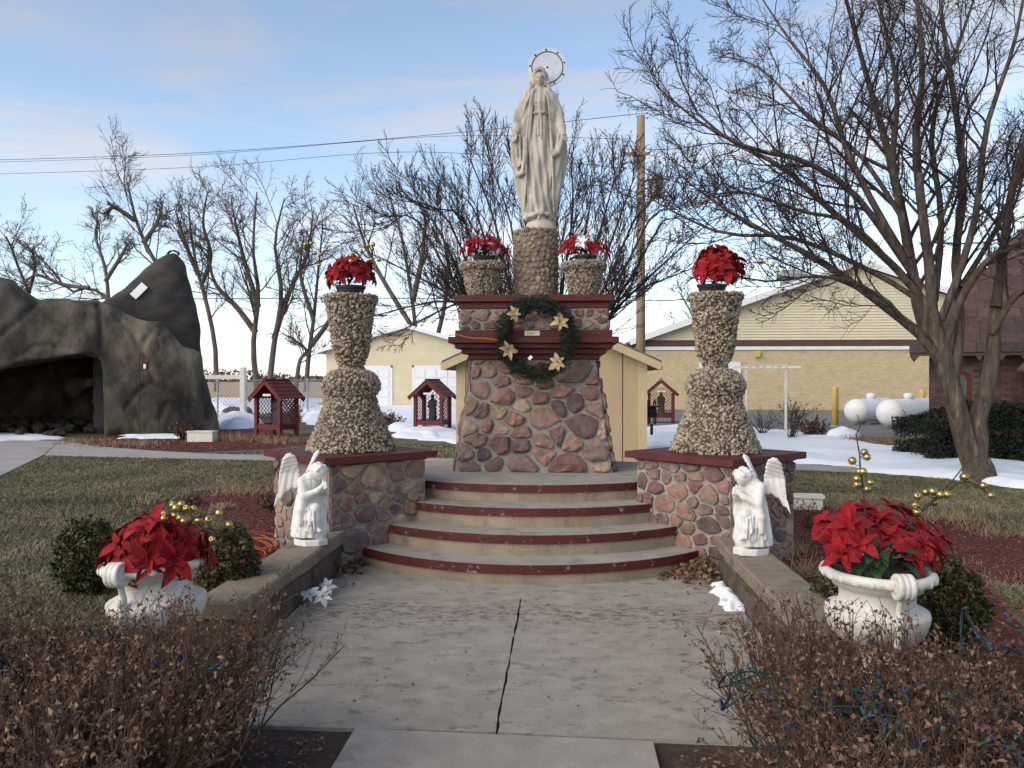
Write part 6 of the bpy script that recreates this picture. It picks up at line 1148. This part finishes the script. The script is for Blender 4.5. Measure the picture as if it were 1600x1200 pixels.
ob('porch_rake', bar((gxx - .1, gy + .12, 1.62), (pm, gy + .12, gp + .12), .06, .26), M['redwood'], ch); V = np.array([(gxx - .15, gy, 1.7), (pm, gy, gp + .22), (pm, gy + 3, gp + .22), (gxx - .15, gy + 3, 1.7)]); ob('porch_roof', (np.r_[V, V + np.array([0, 0, .08])], [q[::-1] for q in BOXF]), M['roofgrey'], ch)
V = []; A = []
for r_ in range(44):
    z = r_ * .068
    for k in range(14):
        xx = gxx + .25 + k * .212 + (.106 if r_ % 2 else 0); top = 1.9 + (gp - 1.9) * (xx - gxx - .25) / ((gw + 1.5) / 2)
        if z + .06 > top: continue
        V.append(box(xx, xx + .203, gy + .244 - rs.uniform(0, .005), gy + .27, z, z + .059)); A += [rs.random()] * 8
o = ob('bricks', cat(*V), M['churchbrick'], ch, False, A); o['kind'] = 'stuff'
ch.rotation_euler = (0, 0, R(-23))      # the church stands skewed to the walkway
# ------------------------------------------------------------------ yard things
def bollard(label, u, v, h): c = gr(u, v); t = thing('bollard', label, 'bollard', c, 0, 'yellow bollards by the hall'); put('post', mesh('post', *lathe([(.105, -.05), (.105, h - .08), (.098, h - .03), (.07, h), (.01, h + .012)], 18), M['bollard'], True), t); put('collar', mesh('collar', *lathe([(.14, -.02), (.14, .03), (.106, .05)], 18), M['path']), t)
bollard('yellow bollard standing clear before the brick hall', 1305, 667, 1.30); bollard('yellow bollard half hidden by the church corner', 1441, 655, 1.15)
def tank(label, c, L_, r, rz):
    t = thing('propane_tank', label, 'tank', c, rz, 'white propane tanks'); a = np.linspace(0, math.pi / 2, 7); prof = [(r * math.sin(x), -L_ / 2 - r * .75 * math.cos(x)) for x in a] + [(r * math.sin(x), L_ / 2 + r * .75 * math.cos(x)) for x in a[::-1]]; prof[0] = (.01, prof[0][1]); prof[-1] = (.01, prof[-1][1]); V, F = lathe(prof, 28); V = np.c_[V[:, 0], V[:, 2], V[:, 1] + r + .08]
    put('shell', mesh('shell', V, [q[::-1] for q in F], M['tank'], True), t); put('valve_dome', mesh('valve_dome', *lathe([(.13, 0), (.16, .14), (.12, .19), (.02, .20)], 16), M['tank'], True), t, (0, 0, 2 * r + .06))
    for y in (-.7, .7): put('saddle', mesh('saddle', *box(-.3, .3, y * L_ / 2 - .08, y * L_ / 2 + .08, -.02, .22), M['path']), t)
tank('white propane tank nearer the yellow bollard', at(1352, 600, 27.5) * np.array([1, 1, 0]) + np.array([.55, 1.0, 0]), 2.4, .40, R(-42)); tank('white propane tank nearer the church hedge', at(1398, 600, 25.6) * np.array([1, 1, 0]) + np.array([.75, .8, 0]), 2.6, .42, R(-46))
c = gr(1166, 688); c2 = gr(1228, 691); t = thing('garden_arbor', 'white wooden cross bar arbor on two posts before the hall', 'arbor', c); zt = 1.87
for q in (c, c2): ob('post', bbox(q[0] - .028, q[0] + .028, q[1] - .028, q[1] + .028, -.05, zt, .006), M['urnwhite'], t)
dv = nrm(c2 - c); ob('cross_bar', bar(c - dv * .35 + np.array([0, -.07, zt - .03]), c2 + dv * .35 + np.array([0, -.07, zt - .03]), .025, .05), M['urnwhite'], t); ob('cross_bar', bar(c - dv * .35 + np.array([0, .07, zt - .03]), c2 + dv * .35 + np.array([0, .07, zt - .03]), .025, .05), M['urnwhite'], t)
for k in range(6): q = c * (1 - (k + .2) / 5.4) + c2 * ((k + .2) / 5.4); ob('cross_slat', box(q[0] - .02, q[0] + .02, q[1] - .2, q[1] + .2, zt + .0, zt + .03), M['urnwhite'], t)
# chain link fence with white post and rail
t = thing('chain_fence', 'chain link fence with a white post and rail beside the grotto', 'fence', gr(380, 655)); c = gr(380, 655); cl = at(300, 600, np.dot(c[:2] - CAM[:2], (-_s, _c))) * np.array([1, 1, 0]); cr = at(500, 600, np.dot(c[:2] - CAM[:2], (-_s, _c)) + 9) * np.array([1, 1, 0]); cl[2] = cr[2] = c[2] = 0
ob('post', bbox(c[0] - .1, c[0] + .1, c[1] - .1, c[1] + .1, -.05, 2.0, .02), M['white'], t); ob('rail', bar(cl + np.array([0, 0, 1.62]), c + np.array([-.1, 0, 1.62]), .06, .16), M['white'], t)
for q in (cl * .5 + c * .5, c + nrm(cr - c) * .25, c * .6 + cr * .4, c * .2 + cr * .8): ob('fence_post', tube([q + np.array([0, 0, -.05]), q + np.array([0, 0, 1.58])], .04, 8), M['galv'], t)
ob('top_rail', tube([c + np.array([0, 0, 1.5]), cr + np.array([0, 0, 1.5])], .025, 6), M['galv'], t); V = []
for (p, q) in ((cl, c), (c, cr)):
    l_ = np.linalg.norm(q - p); d = (q - p) / l_; s = np.arange(-1.4, l_, .16)
    for sg in (1, -1):
        a_ = np.clip(s, 0, l_); b_ = np.clip(s + 1.4, 0, l_); za = a_ - s; zb = b_ - s
        if sg < 0: za, zb = 1.4 - za, 1.4 - zb
        pt = np.stack([p + a_[:, None] * d + np.c_[a_ * 0, a_ * 0, za + .06], p + b_[:, None] * d + np.c_[a_ * 0, a_ * 0, zb + .06]], 1); V.append(tubes(pt, np.full(pt.shape[:2], .006), 3))
o = ob('mesh_wire', catn(*V), M['galv'], t); o['kind'] = 'stuff'
# utility poles and wires
pt_ = at(1001, 600, 34.0); t = thing('utility_pole', 'tall wooden utility pole with transformer behind the hall corner', 'pole', pt_ * np.array([1, 1, 0])); H = 1.55 + (592 - 182) * 34 / FPX
V, F = lathe([(.20, -.1), (.185, 5), (.165, H)], 14); put('post', mesh('post', V, F, M['poleowood'], True), t); tz = 1.55 + (592 - 292) * 34 / FPX
put('transformer', mesh('transformer', *lathe([(.02, tz - .5), (.30, tz - .48), (.32, tz - .4), (.32, tz + .35), (.27, tz + .42), (.05, tz + .46)], 18, .58, -.1), M['galv'], True), t); put('crossarm', mesh('crossarm', *cat(bar((-.75, -.2, H - 1.6), (.35, -.2, H - 1.6), .1, .12), bar((.1, 0, tz - .1), (.4, -.1, tz - .1), .08, .08))  , M['poleowood']), t)
put('insulator', mesh('insulator', *lathe([(.05, H), (.06, H + .08), (.03, H + .2), (.02, H + .22)], 8), M['galv']), t); put('cutout', mesh('cutout', *bar((-.6, -.25, H - 1.2), (-.45, -.3, H - 1.75), .06, .06), M['poleowood']), t)
def wire(label, pts, r): tag(ob('overhead_wire', tubes(spline(np.array(pts), 30)[None], np.full((1, 30), r), 4), M['metal']), label, 'wire', 'overhead wires')
PT = pt_ * np.array([1, 1, 0]); wire('upper overhead wire crossing the open sky', [at(-60, 252, 46), at(300, 240, 42), at(680, 211, 38), PT + np.array([0, 0, H + .1])], .013); wire('second overhead wire just under the upper one', [at(-60, 255.5, 46), at(300, 243, 42), at(680, 214, 38), PT + np.array([-.6, -.2, H - 1.0])], .010)
wire('lower overhead wire crossing the open sky', [at(-60, 274, 48), at(300, 262, 44), at(640, 238, 39), PT + np.array([-.6, -.2, H - 2.2])], .011); wire('overhead wire leading away past the spreading tree', [PT + np.array([0, 0, H + .1]), at(1300, 190, 42), at(1700, 200, 50)], .010)
wire('thick dark cable low behind the trees and grotto', [at(-80, 467, 58), at(300, 467, 56), at(600, 466, 54), at(1000, 470, 50), at(1100, 468, 50), at(1300, 480, 52)], .028)
for i, (u, v0) in enumerate(((522, 555), (527, 565))): c = gr(u, 612); D_ = 72; tag(ob('far_pole', lathe([(.14, 0), (.11, 1.55 + (592 - v0) * 100 / FPX)], 8, *at(u, 600, 100)[:2]), M['poleowood'], None, True), ('taller' if i == 0 else 'shorter') + ' thin distant pole between the urn and the trees', 'pole', 'distant poles')
